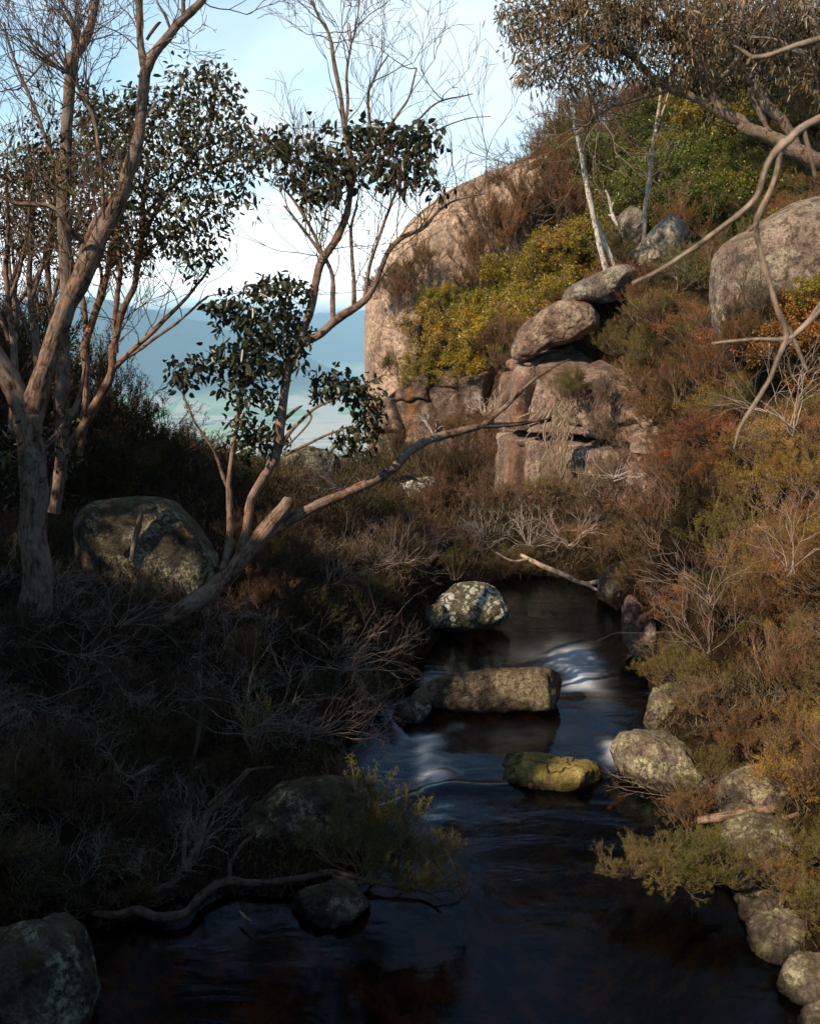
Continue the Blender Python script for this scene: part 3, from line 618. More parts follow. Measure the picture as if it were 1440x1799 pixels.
rock('boulder', [(742, 1080), (760, 1052), (795, 1028), (840, 1020), (875, 1035), (890, 1065), (893, 1090), (840, 1106), (775, 1104)], 12.3, .36, M_WHITE, 'boulder blotched with white lichen at the head of the far pool', 'boulder', 18, .65, .04, nt_=180, np_=90, color=(1.1, 1.1, 1.05))
rock('boulder', [(728, 1222), (765, 1192), (830, 1178), (920, 1173), (975, 1178), (999, 1198), (997, 1232), (960, 1248), (820, 1250), (738, 1244)], 8.9, .30, M_CREEK, 'long flat-topped boulder lying across the middle of the creek', 'boulder', 19, .42, .05, nt_=180, np_=90, cuts=4, color=(.72, .66, .62))
ms = rock('boulder', [(880, 1345), (905, 1325), (960, 1322), (1000, 1335), (1040, 1338), (1058, 1360), (1058, 1388), (1000, 1410), (930, 1408), (890, 1385)], 6.85, .34, M_MOSSY, 'low yellow-mossy rock with a crack beside the small cascade', 'boulder', 20, .6, .07, cracks=.10, nt_=200, np_=100, color=(1.2, 1.2, 1.1))
RB = [([(1088, 1332), (1098, 1300), (1150, 1289), (1215, 1296), (1262, 1350), (1262, 1440), (1232, 1482), (1180, 1452), (1128, 1398)], 6.9, .5, M_CREEK, 'sunlit lichen boulder at the small cascade on the right bank', 1.1),
      ([(1132, 1240), (1150, 1215), (1200, 1212), (1240, 1240), (1225, 1290), (1170, 1300), (1140, 1280)], 8.2, .4, M_CREEK, 'pinkish rock under the heath just above the cascade boulder', .9),
      ([(1165, 1290), (1200, 1268), (1290, 1262), (1330, 1300), (1290, 1350), (1200, 1340)], 7.3, .4, M_GREY, 'flat grey rock mostly buried under heath behind the cascade boulder', .7),
      ([(1270, 1400), (1285, 1365), (1340, 1352), (1400, 1360), (1430, 1410), (1400, 1440), (1290, 1440)], 6.1, .35, M_CREEK, 'speckled grey rock above the dead log on the right bank', 1.0),
      ([(1270, 1530), (1280, 1465), (1330, 1440), (1390, 1460), (1410, 1530), (1360, 1600), (1300, 1590)], 5.6, .35, M_CREEK, 'pitted lichen rock below the dead log on the right bank', .8),
      ([(1288, 1600), (1300, 1575), (1350, 1568), (1400, 1580), (1410, 1610), (1350, 1630), (1300, 1622)], 5.1, .2, M_CREEK, 'flat speckled stone at the water on top of the lumpy rock', .9),
      ([(1308, 1650), (1330, 1608), (1380, 1598), (1415, 1630), (1418, 1680), (1375, 1712), (1330, 1700)], 4.85, .25, M_CREEK, 'lumpy pale-lichen rock standing in the pool on the right', 1.0),
      ([(1280, 1685), (1300, 1662), (1335, 1662), (1350, 1690), (1320, 1708), (1290, 1706)], 4.8, .14, M_CREEK, 'little stone at the waterline left of the lumpy rock', .9),
      ([(1370, 1720), (1395, 1688), (1440, 1680), (1500, 1700), (1520, 1780), (1470, 1860), (1420, 1800), (1380, 1760)], 4.4, .25, M_CREEK, 'golden-lichened rock at the right edge near the bottom corner', 1.1),
      ([(1410, 1800), (1440, 1770), (1500, 1770), (1530, 1850), (1480, 1900), (1425, 1860)], 4.1, .2, M_CREEK, 'pale stone in the very bottom right corner', 1.0),
      ([(1050, 1020), (1070, 995), (1110, 988), (1140, 1000), (1140, 1050), (1090, 1062), (1058, 1050)], 13.6, .4, M_GREY, 'grey rock at the far end of the upper pool by the fallen branch', .6),
      ([(1270, 1540), (1300, 1520), (1400, 1520), (1450, 1560), (1420, 1640), (1330, 1620)], 5.35, .3, M_DGREY, 'dark stone wedged behind the waterline stones on the right bank', .9),
      ([(1410, 1650), (1430, 1620), (1500, 1610), (1540, 1680), (1480, 1720), (1425, 1700)], 4.9, .3, M_DGREY, 'dark mossy stone at the right edge above the golden-lichened rock', .9),
      ([(698, 860), (715, 842), (745, 838), (770, 850), (765, 880), (720, 885)], 22.5, .45, M_WHITE, 'small white-lichened rock beyond the long bare branch', .9),
      ([(890, 905), (900, 878), (930, 872), (945, 890), (940, 920), (905, 925)], 20, .35, M_RED, 'small pinkish stone at the foot of the cliff pillar', 1.0),
      ([(480, 830), (510, 795), (560, 788), (590, 800), (600, 835), (540, 850)], 24, .6, M_DGREY, 'dark rock on the skyline of the notch before the valley', .7),
      ([(735, 1085), (750, 1062), (772, 1060), (780, 1085), (765, 1102), (742, 1100)], 12.0, .2, M_CREEK, 'small pale stone touching the left side of the white-lichened boulder', 1.2),
      ([(690, 1275), (700, 1240), (730, 1225), (760, 1240), (755, 1280), (715, 1290)], 8.7, .25, M_DGREY, 'wet dark stone under twigs left of the long creek boulder', 1.0),
      ([(1090, 1110), (1095, 1060), (1120, 1050), (1150, 1100), (1150, 1160), (1110, 1160)], 11.2, .3, M_RED, 'reddish stone at the water edge under the rusty thicket', .8),
      ([(880, 1340), (890, 1325), (925, 1322), (935, 1335), (915, 1345), (890, 1350)], 7.15, .13, M_MOSSY, 'thin dark rock tip behind the yellow-mossy rock', .6)]
for k, (o_, D_, t_, m_, l_, c_) in enumerate(RB):
    rock('boulder', o_, D_, t_, m_, l_, 'boulder', 30 + k, .50, .13, cuts=9, color=(c_ * 1.15,) * 3, nt_=140, np_=70)
# patches of rock showing between the bushes high on the slope
for k, (x, y, r_, D_, l_) in enumerate([(1105, 245, 20, 39, 'small grey rock high on the slope under the gum branches'), (965, 288, 40, 44, 'pale rock rim on the skyline left of the rusty bush'),
                                        (1312, 880, 14, 11.0, 'white-lichened stone peeping out of the golden heath')]):
    rock('boulder', [(x - r_, y + r_ * .4), (x - r_ * .6, y - r_ * .5), (x, y - r_ * .8), (x + r_ * .8, y - r_ * .4), (x + r_, y + r_ * .4), (x, y + r_)], D_, r_ * D_ / F, M_GREY, l_, 'boulder', 60 + k, .8, .08, nt_=80, np_=40)

# ------------------------------------------------------------------ shrub prototypes
def grow(r, base, d, length, rad, depth, lines, tips, spread=.6, seg=5, split=(2, 4), shrink=.68, up=.15, wig=.12):
    pts = [np.array(base, float)]; d = d / np.linalg.norm(d); step = length / seg
    for _ in range(seg):
        d = d + r.normal(size=3) * wig + np.array([0, 0, up * .3]); d /= np.linalg.norm(d); pts.append(pts[-1] + d * step)
    pts = np.array(pts); lines.append((pts, np.linspace(rad, rad * .55, len(pts))))
    if depth == 0:
        tips.append((pts, d)); return
    n = r.integers(split[0], split[1] + 1)
    for k in range(n):
        i = len(pts) - 1 if k == 0 else r.integers(max(1, seg // 2), seg + 1)
        nd = d + r.normal(size=3) * spread + np.array([0, 0, up]); grow(r, pts[i], nd, length * shrink * r.uniform(.75, 1.2), rad * .6, depth - 1, lines, tips, spread, seg, split, shrink, up, wig)

PROTO = {}
def proto(kind, seed):
    """unit shrub, about 1 m high; returns (stem mesh, foliage mesh or None)"""
    key = (kind, seed)
    if key in PROTO: return PROTO[key]
    r = np.random.default_rng(seed * 7 + 5); lines, tips = [], []
    if kind == 'heath':
        for k in range(20):
            a = r.uniform(0, 2 * pi); til = r.uniform(.05, 1.35)
            grow(r, (r.normal() * .05, r.normal() * .05, -.05), np.array([cos(a) * sin(til), sin(a) * sin(til), cos(til)]), .42 * r.uniform(.7, 1.1), .011, 3, lines, tips, .42, 4, (3, 4), .60, .22)
        nl = 11; L, W, sh = .026, .0075, 'lozenge'
    elif kind == 'fine':        # feathery, wind-swept upright sprays
        lean = r.normal(size=2) * .25
        for k in range(20):
            a = r.uniform(0, 2 * pi); til = r.uniform(.05, .95)
            grow(r, (r.normal() * .08, r.normal() * .08, -.05), np.array([cos(a) * sin(til) + lean[0], sin(a) * sin(til) + lean[1], cos(til)]), .46 * r.uniform(.7, 1.15), .008, 3, lines, tips, .26, 4, (3, 4), .62, .15, .08)
        nl = 13; L, W, sh = .022, .0065, 'needle'
    elif kind == 'leafy':
        for k in range(20):
            a = r.uniform(0, 2 * pi); til = r.uniform(.05, 1.5)
            grow(r, (r.normal() * .05, r.normal() * .05, 0), np.array([cos(a) * sin(til), sin(a) * sin(til), cos(til)]), .42 * r.uniform(.8, 1.05), .012, 3, lines, tips, .55, 4, (2, 4), .6, .15)
        nl = 14; L, W, sh = .034, .022, 'lozenge'
    elif kind == 'dead':
        for k in range(14):
            a = r.uniform(0, 2 * pi); til = r.uniform(.2, 1.35)
            grow(r, (r.normal() * .05, r.normal() * .05, -.03), np.array([cos(a) * sin(til), sin(a) * sin(til), cos(til)]), .46 * r.uniform(.6, 1.2), .007, 4, lines, tips, .46, 5, (2, 3), .66, .05, .16)
        nl = 0
    elif kind == 'sprig':       # tufted olive sprays, leaves hugging upright shoots
        for k in range(14):
            a = r.uniform(0, 2 * pi); til = r.uniform(.05, 1.1)
            grow(r, (r.normal() * .04, r.normal() * .04, -.03), np.array([cos(a) * sin(til), sin(a) * sin(til), cos(til)]), .42, .010, 3, lines, tips, .35, 4, (2, 3), .6, .35, .08)
        nl = 20; L, W, sh = .019, .007, 'lozenge'
    V, Fc, uv = tubes(lines, 3)
    stem = mk_mesh('stems_' + kind, V, Fc, M_TWIG)
    fol = None
    if nl:
        pos, dr = [], []
        for pts, d in tips:
            t = r.random(nl) * (len(pts) - 1); i = np.minimum(t.astype(int), len(pts) - 2); f = (t - i)[:, None]
            pp = pts[i] * (1 - f) + pts[i + 1] * f
            sp = {'heath': .016, 'fine': .008, 'leafy': .03, 'sprig': .006}[kind]
            pos.append(pp + r.normal(size=(nl, 3)) * sp)
            k = {'heath': .8, 'fine': .45, 'leafy': 1.4, 'sprig': .6}[kind]
            dd = d + r.normal(size=(nl, 3)) * k; dr.append(dd / np.linalg.norm(dd, axis=1, keepdims=True))
        pos = np.vstack(pos); dr = np.vstack(dr)
        V, Fc, ti = leaves(pos, dr, L * r.uniform(.7, 1.4, len(pos)), W * r.uniform(.7, 1.3, len(pos)), r, sh)
        # whole sprays differ in tone
        ti = np.clip(ti * .55 + .45 * (fbm(V * 5 + seed, 2, seed) * .6 + .5), 0, 1)
        fol = mk_mesh('foliage_' + kind, V, Fc, M_LEAF if kind == 'leafy' else M_NEEDLE, tint=ti, smooth=False)
    PROTO[key] = (stem, fol); return PROTO[key]

KIND = {'heath': ('heath_shrub', 'heath shrub'), 'fine': ('feathery_shrub', 'feathery shrub'), 'leafy': ('leafy_bush', 'bush'), 'dead': ('dead_shrub', 'dead shrub'), 'sprig': ('tufted_shrub', 'tufted shrub')}
SHRUBS = []
def shrub(kind, pos, size, color, cname, zone, squash=1.0, tilt=None, twig=(.16, .115, .085), seedk=None, label=None):
    s = seedk if seedk is not None else int(rng.integers(0, 5))
    st, fo = proto(kind, s)
    e = bpy.data.objects.new(KIND[kind][0], None); COL.objects.link(e); e.empty_display_size = .2
    e.location = (pos[0], pos[1], pos[2]); e.rotation_euler = (tilt[0], tilt[1], rng.uniform(0, 2 * pi)) if tilt is not None else (rng.normal() * .12, rng.normal() * .12, rng.uniform(0, 2 * pi))
    q = size * rng.uniform(.9, 1.1); e.scale = (q, q, q * squash)
    j = lambda c: tuple(float(x) for x in np.array(c) * rng.uniform(.8, 1.2) * (1 + rng.normal(size=3) * .06))
    a = link('stems', st, e, j(twig))
    if fo: link('foliage', fo, e, j(color))
    SHRUBS.append((e, kind, cname, zone, label)); return e

# palettes: linear base colours
RUST = ((.27, .128, .058), 'rust-brown'); BROWN = ((.19, .115, .062), 'dull brown'); OLIVE = ((.17, .15, .042), 'olive-green'); GOLD = ((.34, .225, .058), 'golden')
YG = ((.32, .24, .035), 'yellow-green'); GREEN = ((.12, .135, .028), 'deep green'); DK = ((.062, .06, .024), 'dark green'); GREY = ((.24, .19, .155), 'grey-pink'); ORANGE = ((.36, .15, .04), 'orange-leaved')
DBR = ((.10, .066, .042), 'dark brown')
def pick(*w):
    p = np.array([x[1] for x in w], float); return w[int(rng.choice(len(w), p=p / p.sum()))][0]
def inside(px, py, ells):
    for (cx, cy, rx, ry) in ells:
        if ((px - cx) / rx) ** 2 + ((py - cy) / ry) ** 2 < 1: return True
    return False
YGZ = [(765, 560, 50, 100), (830, 590, 60, 70), (900, 490, 110, 100), (985, 430, 80, 60)]
GRZ = [(1230, 300, 120, 110), (1180, 360, 60, 50), (1050, 320, 40, 40), (1340, 210, 80, 60)]
ORZ = [(1410, 500, 50, 70), (1360, 620, 60, 30)]
GDZ = [(1390, 900, 90, 150), (1420, 1330, 60, 80)]
OLZ = [(1180, 560, 100, 90), (1120, 640, 60, 60), (1250, 1180, 90, 60), (1290, 1480, 90, 90), (1400, 1560, 80, 60)]
GYZ = [(1085, 790, 50, 110), (1340, 520, 60, 60)]
def species(px, py):
    if inside(px, py, YGZ): return 'leafy', YG if rng.random() < .8 else GOLD, 'w'
    if inside(px, py, GRZ): return 'leafy', GREEN if rng.random() < .6 else YG, 'w'
    if inside(px, py, ORZ): return 'leafy', ORANGE if rng.random() < .6 else YG, 'w'
    if inside(px, py, GDZ): return pick(('heath', 3), ('fine', 1)), pick((GOLD, 3), (RUST, 1)), 'w'
    if inside(px, py, GYZ): return pick(('fine', 2), ('dead', 1)), GREY, 'w'
    if inside(px, py, OLZ): return pick(('heath', 3), ('sprig', 1)), pick((OLIVE, 3), (RUST, 1), (GREEN, 1)), 'w'
    return pick(('fine', 5), ('heath', 4), ('dead', .7)), pick((RUST, 4), (BROWN, 3), (OLIVE, 3), (GOLD, .6)), 'w'
def scatter(poly, step, fn, dmin=3.5, dmax=60, jit=.45):
    poly = np.array(poly, float); x0, y0 = poly.min(0); x1, y1 = poly.max(0)
    y = y0
    while y < y1:
        x = x0 + (rng.random() * step)
        while x < x1:
            px = x + rng.normal() * step * jit * .5; py = y + rng.normal() * step * jit * .5
            c = False; n = len(poly)
            for i in range(n):
                a, b = poly[i], poly[(i + 1) % n]
                if (a[1] > py) != (b[1] > py) and px < (b[0] - a[0]) * (py - a[1]) / (b[1] - a[1]) + a[0]: c = not c
            if c:
                q = cast(px, py, dmin, dmax)
                if q is not None and poly_sd(q[0], q[1]) > (-.0 if q[1] < 16 else -9): fn(px, py, q)
            x += step
        y += step * .62
def right_fn(px, py, q):
    k, (c, cn), _ = species(px, py); D = q[1]
    size = {'leafy': 1.25, 'heath': .95, 'fine': 1.0, 'dead': .8, 'sprig': .7}[k] * np.interp(D, [4, 8, 15, 30, 45], [.40, .62, .95, 1.6, 2.1]) * rng.uniform(.8, 1.2)
    q = q - np.array([0, 0, .12 * size])
    tw = (.26, .20, .155) if k == 'dead' or rng.random() < .25 else (.19, .13, .095)
    shrub(k, q, size, c, cn, 'right', .85, None, tw)
# right slope, far to near
scatter([(1000, 230), (1080, 170), (1450, 90), (1560, 90), (1560, 640), (1250, 640), (1050, 660), (1040, 560), (1000, 460), (860, 420), (840, 350), (900, 310)], 62, right_fn, 12, 60)
scatter([(1060, 680), (1250, 640), (1600, 640), (1600, 1100), (1110, 1100), (1100, 960), (1060, 820)], 66, right_fn, 6, 24)
scatter([(1120, 1100), (1600, 1100), (1600, 1640), (1430, 1640), (1300, 1540), (1260, 1420), (1180, 1260), (1125, 1180)], 88, right_fn, 3.6, 13)

def at(px, py, D, kind, size, col, zone, squash=.9, tw=(.19, .13, .095), lab=None, drop=.1, tilt=None):
    q = cast(px, py, 10, 60) if D > 12 else None
    if q is not None: D = min(D, q[1] - .1)
    p = P(px, py, D); return shrub(kind, (p[0], p[1], p[2] - drop * size), size, col[0], col[1], zone, squash, tilt, tw, None, lab)
# bushes on the dome and the cliff (px,py = base of the bush)
for (px, py, D, s) in [(755, 640, 31.0, 1.5), (750, 580, 31.5, 1.4), (770, 530, 32.0, 1.3), (790, 620, 30.5, 1.3), (830, 640, 29.6, 1.3), (815, 590, 30.5, 1.4), (860, 600, 29.5, 1.6), (850, 540, 31, 1.6), (900, 560, 29.5, 1.7),
                       (930, 520, 29.5, 1.7), (880, 490, 31.5, 1.6), (950, 470, 31, 1.6), (990, 500, 28, 1.3), (1000, 445, 30, 1.4), (740, 655, 30.6, 1.0)]:
    at(px, py + 10, D, 'leafy', s, YG if rng.random() < .75 else GOLD, 'cliff', .95)
for (px, py, D, s_, c) in [(690, 520, 32.0, 1.3, BROWN), (725, 500, 31.8, 1.4, BROWN), (662, 515, 32.2, .9, BROWN), (705, 530, 31.6, 1.1, RUST), (745, 470, 32, 1.1, RUST), (835, 470, 31.8, 1.5, RUST), (860, 430, 32, 1.9, RUST), (895, 400, 32, 2.0, RUST), (935, 390, 32, 2.1, BROWN), (880, 360, 33, 1.6, BROWN),
                           (930, 350, 33, 1.9, RUST), (975, 350, 33, 2.0, RUST), (905, 440, 31.6, 1.8, RUST), (960, 330, 34, 1.8, BROWN), (1010, 340, 33, 2.0, RUST), (830, 510, 31.4, 1.2, BROWN), (990, 390, 31.5, 1.8, RUST), (855, 324, 38, .7, OLIVE)]:
    p = P(px, py, D); shrub('fine', (p[0], p[1], p[2] - .15), s_, c[0], c[1], 'cliff', .95)
for (px, py, D, s, c) in [ (855, 322, 44, .8, OLIVE), (850, 460, 35, 2.0, RUST), (880, 420, 36, 2.1, RUST), (930, 400, 36, 2.2, RUST),
                          (900, 370, 38, 2.0, BROWN), (980, 360, 36, 2.2, RUST), (960, 320, 40, 2.0, RUST), (1020, 330, 38, 2.1, BROWN), (830, 520, 33, 1.5, BROWN), (1000, 260, 43, 2.2, OLIVE), (990, 300, 42, 2.0, RUST), (890, 640, 24.5, 1.3, BROWN), (870, 610, 25.5, 1.2, BROWN),
                          (915, 600, 25.5, 1.3, RUST), (1000, 560, 24, 1.0, RUST), (985, 690, 21, .9, OLIVE), (1015, 680, 20.6, .8, OLIVE), (1050, 700, 19.6, .9, GREY), (700, 800, 28, 1.4, DBR), (780, 770, 27, 1.5, BROWN), (860, 760, 26, 1.3, BROWN), (870, 820, 24.5, 1.6, BROWN),
                          (820, 850, 24.5, 1.6, DBR), (760, 850, 25.5, 1.4, DBR), (960, 860, 20.2, .9, OLIVE), (1030, 880, 19.2, .9, BROWN), (1060, 850, 18.6, 1.1, GREY), (850, 890, 21.5, 1.5, BROWN), (780, 900, 22.5, 1.4, DBR), (1050, 940, 17, .9, DK), (690, 640, 31.5, .9, OLIVE)]:
    at(px, py + 12, D, pick(('fine', 2), ('heath', 1)), s, c, 'cliff', .9)
for (px, py, D, s, c, k) in [(1300, 610, 12.8, .8, BROWN, 'fine'), (1345, 590, 12.8, .8, OLIVE, 'heath'), (1400, 610, 12.5, .9, ORANGE, 'leafy'), (1290, 560, 13.0, .7, BROWN, 'fine'), (1335, 530, 13.0, .7, GREY, 'fine'), (1425, 560, 12.8, .9, ORANGE, 'leafy'), (1370, 550, 13.0, .7, GREY, 'fine'), (1440, 520, 12.8, .8, YG, 'leafy'), (1270, 600, 12.8, .7, RUST, 'fine')]:
    p = P(px, py, D); shrub(k, (p[0], p[1], p[2] - .25), s, c[0], c[1], 'right', .9)
for (px, py, s) in [(940, 560, 1.5), (985, 545, 1.4), (1020, 500, 1.4), (960, 500, 1.6), (900, 530, 1.6), (1050, 440, 1.6), (1010, 450, 1.7), (960, 430, 1.6), (870, 570, 1.5), (1060, 400, 1.5), (1100, 350, 1.8), (1180, 400, 1.5), (1220, 390, 1.7), (1270, 370, 1.6), (1150, 340, 1.8), (920, 590, 1.3)]:
    at(px, py + 15, 60, 'leafy', s, YG if px < 1080 else GREEN, 'cliff' if px < 1080 else 'right', 1.0)
for (px, py, s_, c) in [(965, 262, 1.6, OLIVE), (990, 240, 2.0, BROWN), (1020, 215, 2.2, RUST), (1050, 200, 2.2, OLIVE), (1085, 185, 2.4, DK), (1120, 180, 2.4, RUST), (1040, 260, 2.2, RUST), (1080, 260, 2.2, BROWN), (1120, 240, 2.2, OLIVE), (1000, 290, 2.0, RUST), (1060, 300, 2.0, GREEN)]:
    at(px, py + 25, 60, pick(('fine', 1), ('heath', 1)), s_, c, 'right', 1.0)
# bank in front of the cliff
def mid_fn(px, py, q):
    k = pick(('fine', 3), ('heath', 3), ('dead', 2)); D = q[1]
    c = pick((BROWN, 3), (RUST, 1.5), (OLIVE, 1.5), (DBR, 2)); s = np.interp(D, [9, 14, 17, 26], [.6, .62, .55, .7]) * rng.uniform(.7, 1.15)
    shrub(k, q - np.array([0, 0, .1 * s]), s, c[0], c[1], 'middle', .8, None, (.36, .31, .27) if k == 'dead' else (.2, .14, .11))
scatter([(640, 850), (860, 880), (1090, 930), (1100, 1000), (850, 1010), (780, 1020), (700, 1000), (620, 960)], 58, mid_fn, 10, 26)
# left bank
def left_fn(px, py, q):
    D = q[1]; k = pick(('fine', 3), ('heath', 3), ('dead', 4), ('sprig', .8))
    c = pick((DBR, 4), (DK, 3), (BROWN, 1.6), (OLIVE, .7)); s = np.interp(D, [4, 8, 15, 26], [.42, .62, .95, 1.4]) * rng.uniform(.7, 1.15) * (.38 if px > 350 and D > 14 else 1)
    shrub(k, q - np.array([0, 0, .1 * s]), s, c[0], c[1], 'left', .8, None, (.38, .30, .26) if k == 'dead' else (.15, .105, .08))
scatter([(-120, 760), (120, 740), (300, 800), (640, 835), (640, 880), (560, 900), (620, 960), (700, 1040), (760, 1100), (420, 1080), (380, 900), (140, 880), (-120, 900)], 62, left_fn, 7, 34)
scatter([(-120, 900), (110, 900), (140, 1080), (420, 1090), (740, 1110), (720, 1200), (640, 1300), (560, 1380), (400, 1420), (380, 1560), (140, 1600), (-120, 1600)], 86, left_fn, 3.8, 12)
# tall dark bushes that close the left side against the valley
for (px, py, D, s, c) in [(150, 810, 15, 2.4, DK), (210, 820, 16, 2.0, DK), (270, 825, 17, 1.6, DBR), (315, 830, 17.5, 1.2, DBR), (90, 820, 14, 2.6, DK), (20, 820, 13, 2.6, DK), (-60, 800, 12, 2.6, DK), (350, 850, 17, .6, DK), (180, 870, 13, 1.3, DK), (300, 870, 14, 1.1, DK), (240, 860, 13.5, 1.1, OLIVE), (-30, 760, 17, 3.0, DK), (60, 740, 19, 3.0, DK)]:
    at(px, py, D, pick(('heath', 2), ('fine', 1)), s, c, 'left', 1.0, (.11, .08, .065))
# named individual shrubs
for a in [
    (210, 1130, 8.2, 'leafy', .42, ((.20, .10, .04), 'russet'), 'left', .9, (.16, .12, .09), 'low russet-leaved bush in front of the big shaded boulder'),
    (450, 1310, 6.4, 'sprig', .42, OLIVE, 'left', 1.0, (.25, .17, .12), 'tufted olive shrub catching light above the pool on the left bank'),
    (600, 1375, 6.3, 'fine', .36, ((.16, .10, .075), 'brown'), 'left', 1.1, (.3, .2, .15), 'pinkish-brown brush growing on top of the rough dark boulder'),
    (650, 1520, 4.95, 'heath', .50, ((.16, .155, .05), 'olive-green'), 'left', 1.35, (.2, .14, .1), 'tallest upright green bush beside the rough dark boulder over the pool'),
    (705, 1540, 4.9, 'heath', .42, ((.16, .155, .05), 'olive-green'), 'left', 1.0, (.2, .14, .1), 'green bush rising from the root branch over the water'),
    (770, 1545, 4.9, 'heath', .32, ((.16, .155, .05), 'olive-green'), 'left', 1.1, (.22, .15, .1), 'outermost olive spray of the root branch above the blue water'),
    (815, 1575, 4.95, 'sprig', .14, RUST, 'left', 1.4, (.22, .15, .1), 'tiny reddish spray at the very tip of the root branch'),
    (800, 1010, 13, 'sprig', .55, GREEN, 'middle', .9, (.2, .14, .1), 'bright green tussock behind the white-lichened boulder'),
    (1110, 1525, 5.25, 'heath', .32, OLIVE, 'right', .9, (.2, .14, .1), 'olive bush leaning farthest out over the pool from the right bank'),
    (1165, 1535, 5.2, 'heath', .36, OLIVE, 'right', .8, (.2, .14, .1), 'olive bush second from the tip of the overhanging heath on the right'),
    (1215, 1535, 5.2, 'heath', .40, GREEN, 'right', .8, (.2, .14, .1), 'greener bush in the middle of the heath overhanging the pool'),
    (1265, 1530, 5.15, 'heath', .40, OLIVE, 'right', .8, (.2, .14, .1), 'olive bush over the dark water left of the pitted rock'),
    (1215, 1450, 5.9, 'heath', .42, BROWN, 'right', .9, (.2, .14, .1), 'brown bush above the heath that overhangs the pool'),
    (1250, 1375, 6.3, 'heath', .42, OLIVE, 'right', .9, (.2, .14, .1), 'olive bush growing over the right side of the cascade boulder'),
    (1200, 1395, 6.5, 'dead', .55, GREY, 'right', .9, (.34, .25, .19), 'forked bare shrub in front of the speckled grey rock'),
]:
    at(*a[:10][:9], a[9])

# ------------------------------------------------------------------ trees
def colonize(skel_pts, attr, r, step, di, dk, iters=90, up=0.05):
    """space colonisation: returns nodes, parents (index into nodes; first len(skel_pts) are the skeleton)"""
    nodes = [p for p in skel_pts]; par = [-1] * len(nodes); alive = np.ones(len(attr), bool); NP = np.array(nodes)
    for _ in range(iters):
        A = attr[alive]
        if len(A) == 0: break
        D2 = ((A[:, None, :] - NP[None]) ** 2).sum(-1); nn = D2.argmin(1); dmin = np.sqrt(D2[np.arange(len(A)), nn])
        act = dmin < di
        if not act.any(): di *= 1.4; continue
        new = []
        for i in np.unique(nn[act]):
            v = (A[act & (nn == i)] - NP[i]); v = v / (np.linalg.norm(v, axis=1, keepdims=True) + 1e-9)
            d = v.mean(0) + r.normal(size=3) * .22 + np.array([0, 0, up]); d /= (np.linalg.norm(d) + 1e-9)
            new.append((NP[i] + d * step, i))
        k0 = len(NP); NP = np.vstack([NP] + [n[0][None] for n in new]); par += [n[1] for n in new]
        D2 = ((attr[:, None, :] - NP[None, k0:]) ** 2).sum(-1).min(1); alive &= np.sqrt(D2) > dk
        if len(NP) > 9000: break
    return NP, par
def chains(NP, par, n0, r0, rmin, p=2.3):
    n = len(NP); ch = [[] for _ in range(n)]
    for i in range(n0, n): ch[par[i]].append(i)
    w = np.zeros(n)
    for i in range(n - 1, n0 - 1, -1): w[i] = (w[i] if w[i] > 0 else rmin ** p); w[par[i]] += w[i]
    rad = np.minimum(w ** (1 / p), r0)
    lines = []; tips = [i for i in range(n0, n) if not ch[i]]
    starts = [(par[i], i) for i in range(n0, n) if par[i] < n0]; st = list(starts)
    while st:
        a, b = st.pop(); idx = [a, b]; cur = b
        while ch[cur]:
            kids = sorted(ch[cur], key=lambda k: -w[k])
            for k in kids[1:]: st.append((cur, k))
            cur = kids[0]; idx.append(cur)
        pts = NP[idx]; rr = rad[idx].copy(); rr[0] = rr[1]
        if len(pts) > 2: pts = np.vstack([pts[:1], (pts[:-2] + pts[1:-1] * 2 + pts[2:]) / 4, pts[-1:]])
        lines.append((pts, rr))
    return lines, tips, rad
def px_line(spec, D=None, wig=0.0, r=None, per=6):
    """spec: (px, py, radius in px[, depth]) -> smoothed world polyline and radii in metres"""
    pts = np.array([P(a[0], a[1], a[3] if len(a) > 3 else D) for a in spec]); rad = np.array([a[2] * (a[3] if len(a) > 3 else D) / F for a in spec])
    c = catmull(pts, per); rr = catmull(np.stack([rad, rad, rad], -1), per)[:, 0]
    if wig:
        n = len(c); ph = fbm(c * 3.1, 3, int(r.integers(0, 999))); ph2 = fbm(c * 3.1 + 9, 3, int(r.integers(0, 999)))
        e = np.minimum(np.arange(n), 6) / 6.0
        c[:, 0] += ph * wig * e; c[:, 2] += ph2 * wig * e
    return c, np.maximum(rr, .0015)
def ell(px, py, D, rx, ry, rz, n, r):
    n = int(n * 1.7)
    """attractors in an ellipsoid whose half axes are rx, ry photo pixels and rz metres at depth D"""
    c = P(px, py, D); k = D / F; v = rand_dirs(n, r) * (r.random((n, 1)) ** .45); return c + v * np.array([rx * k, rz, ry * k])
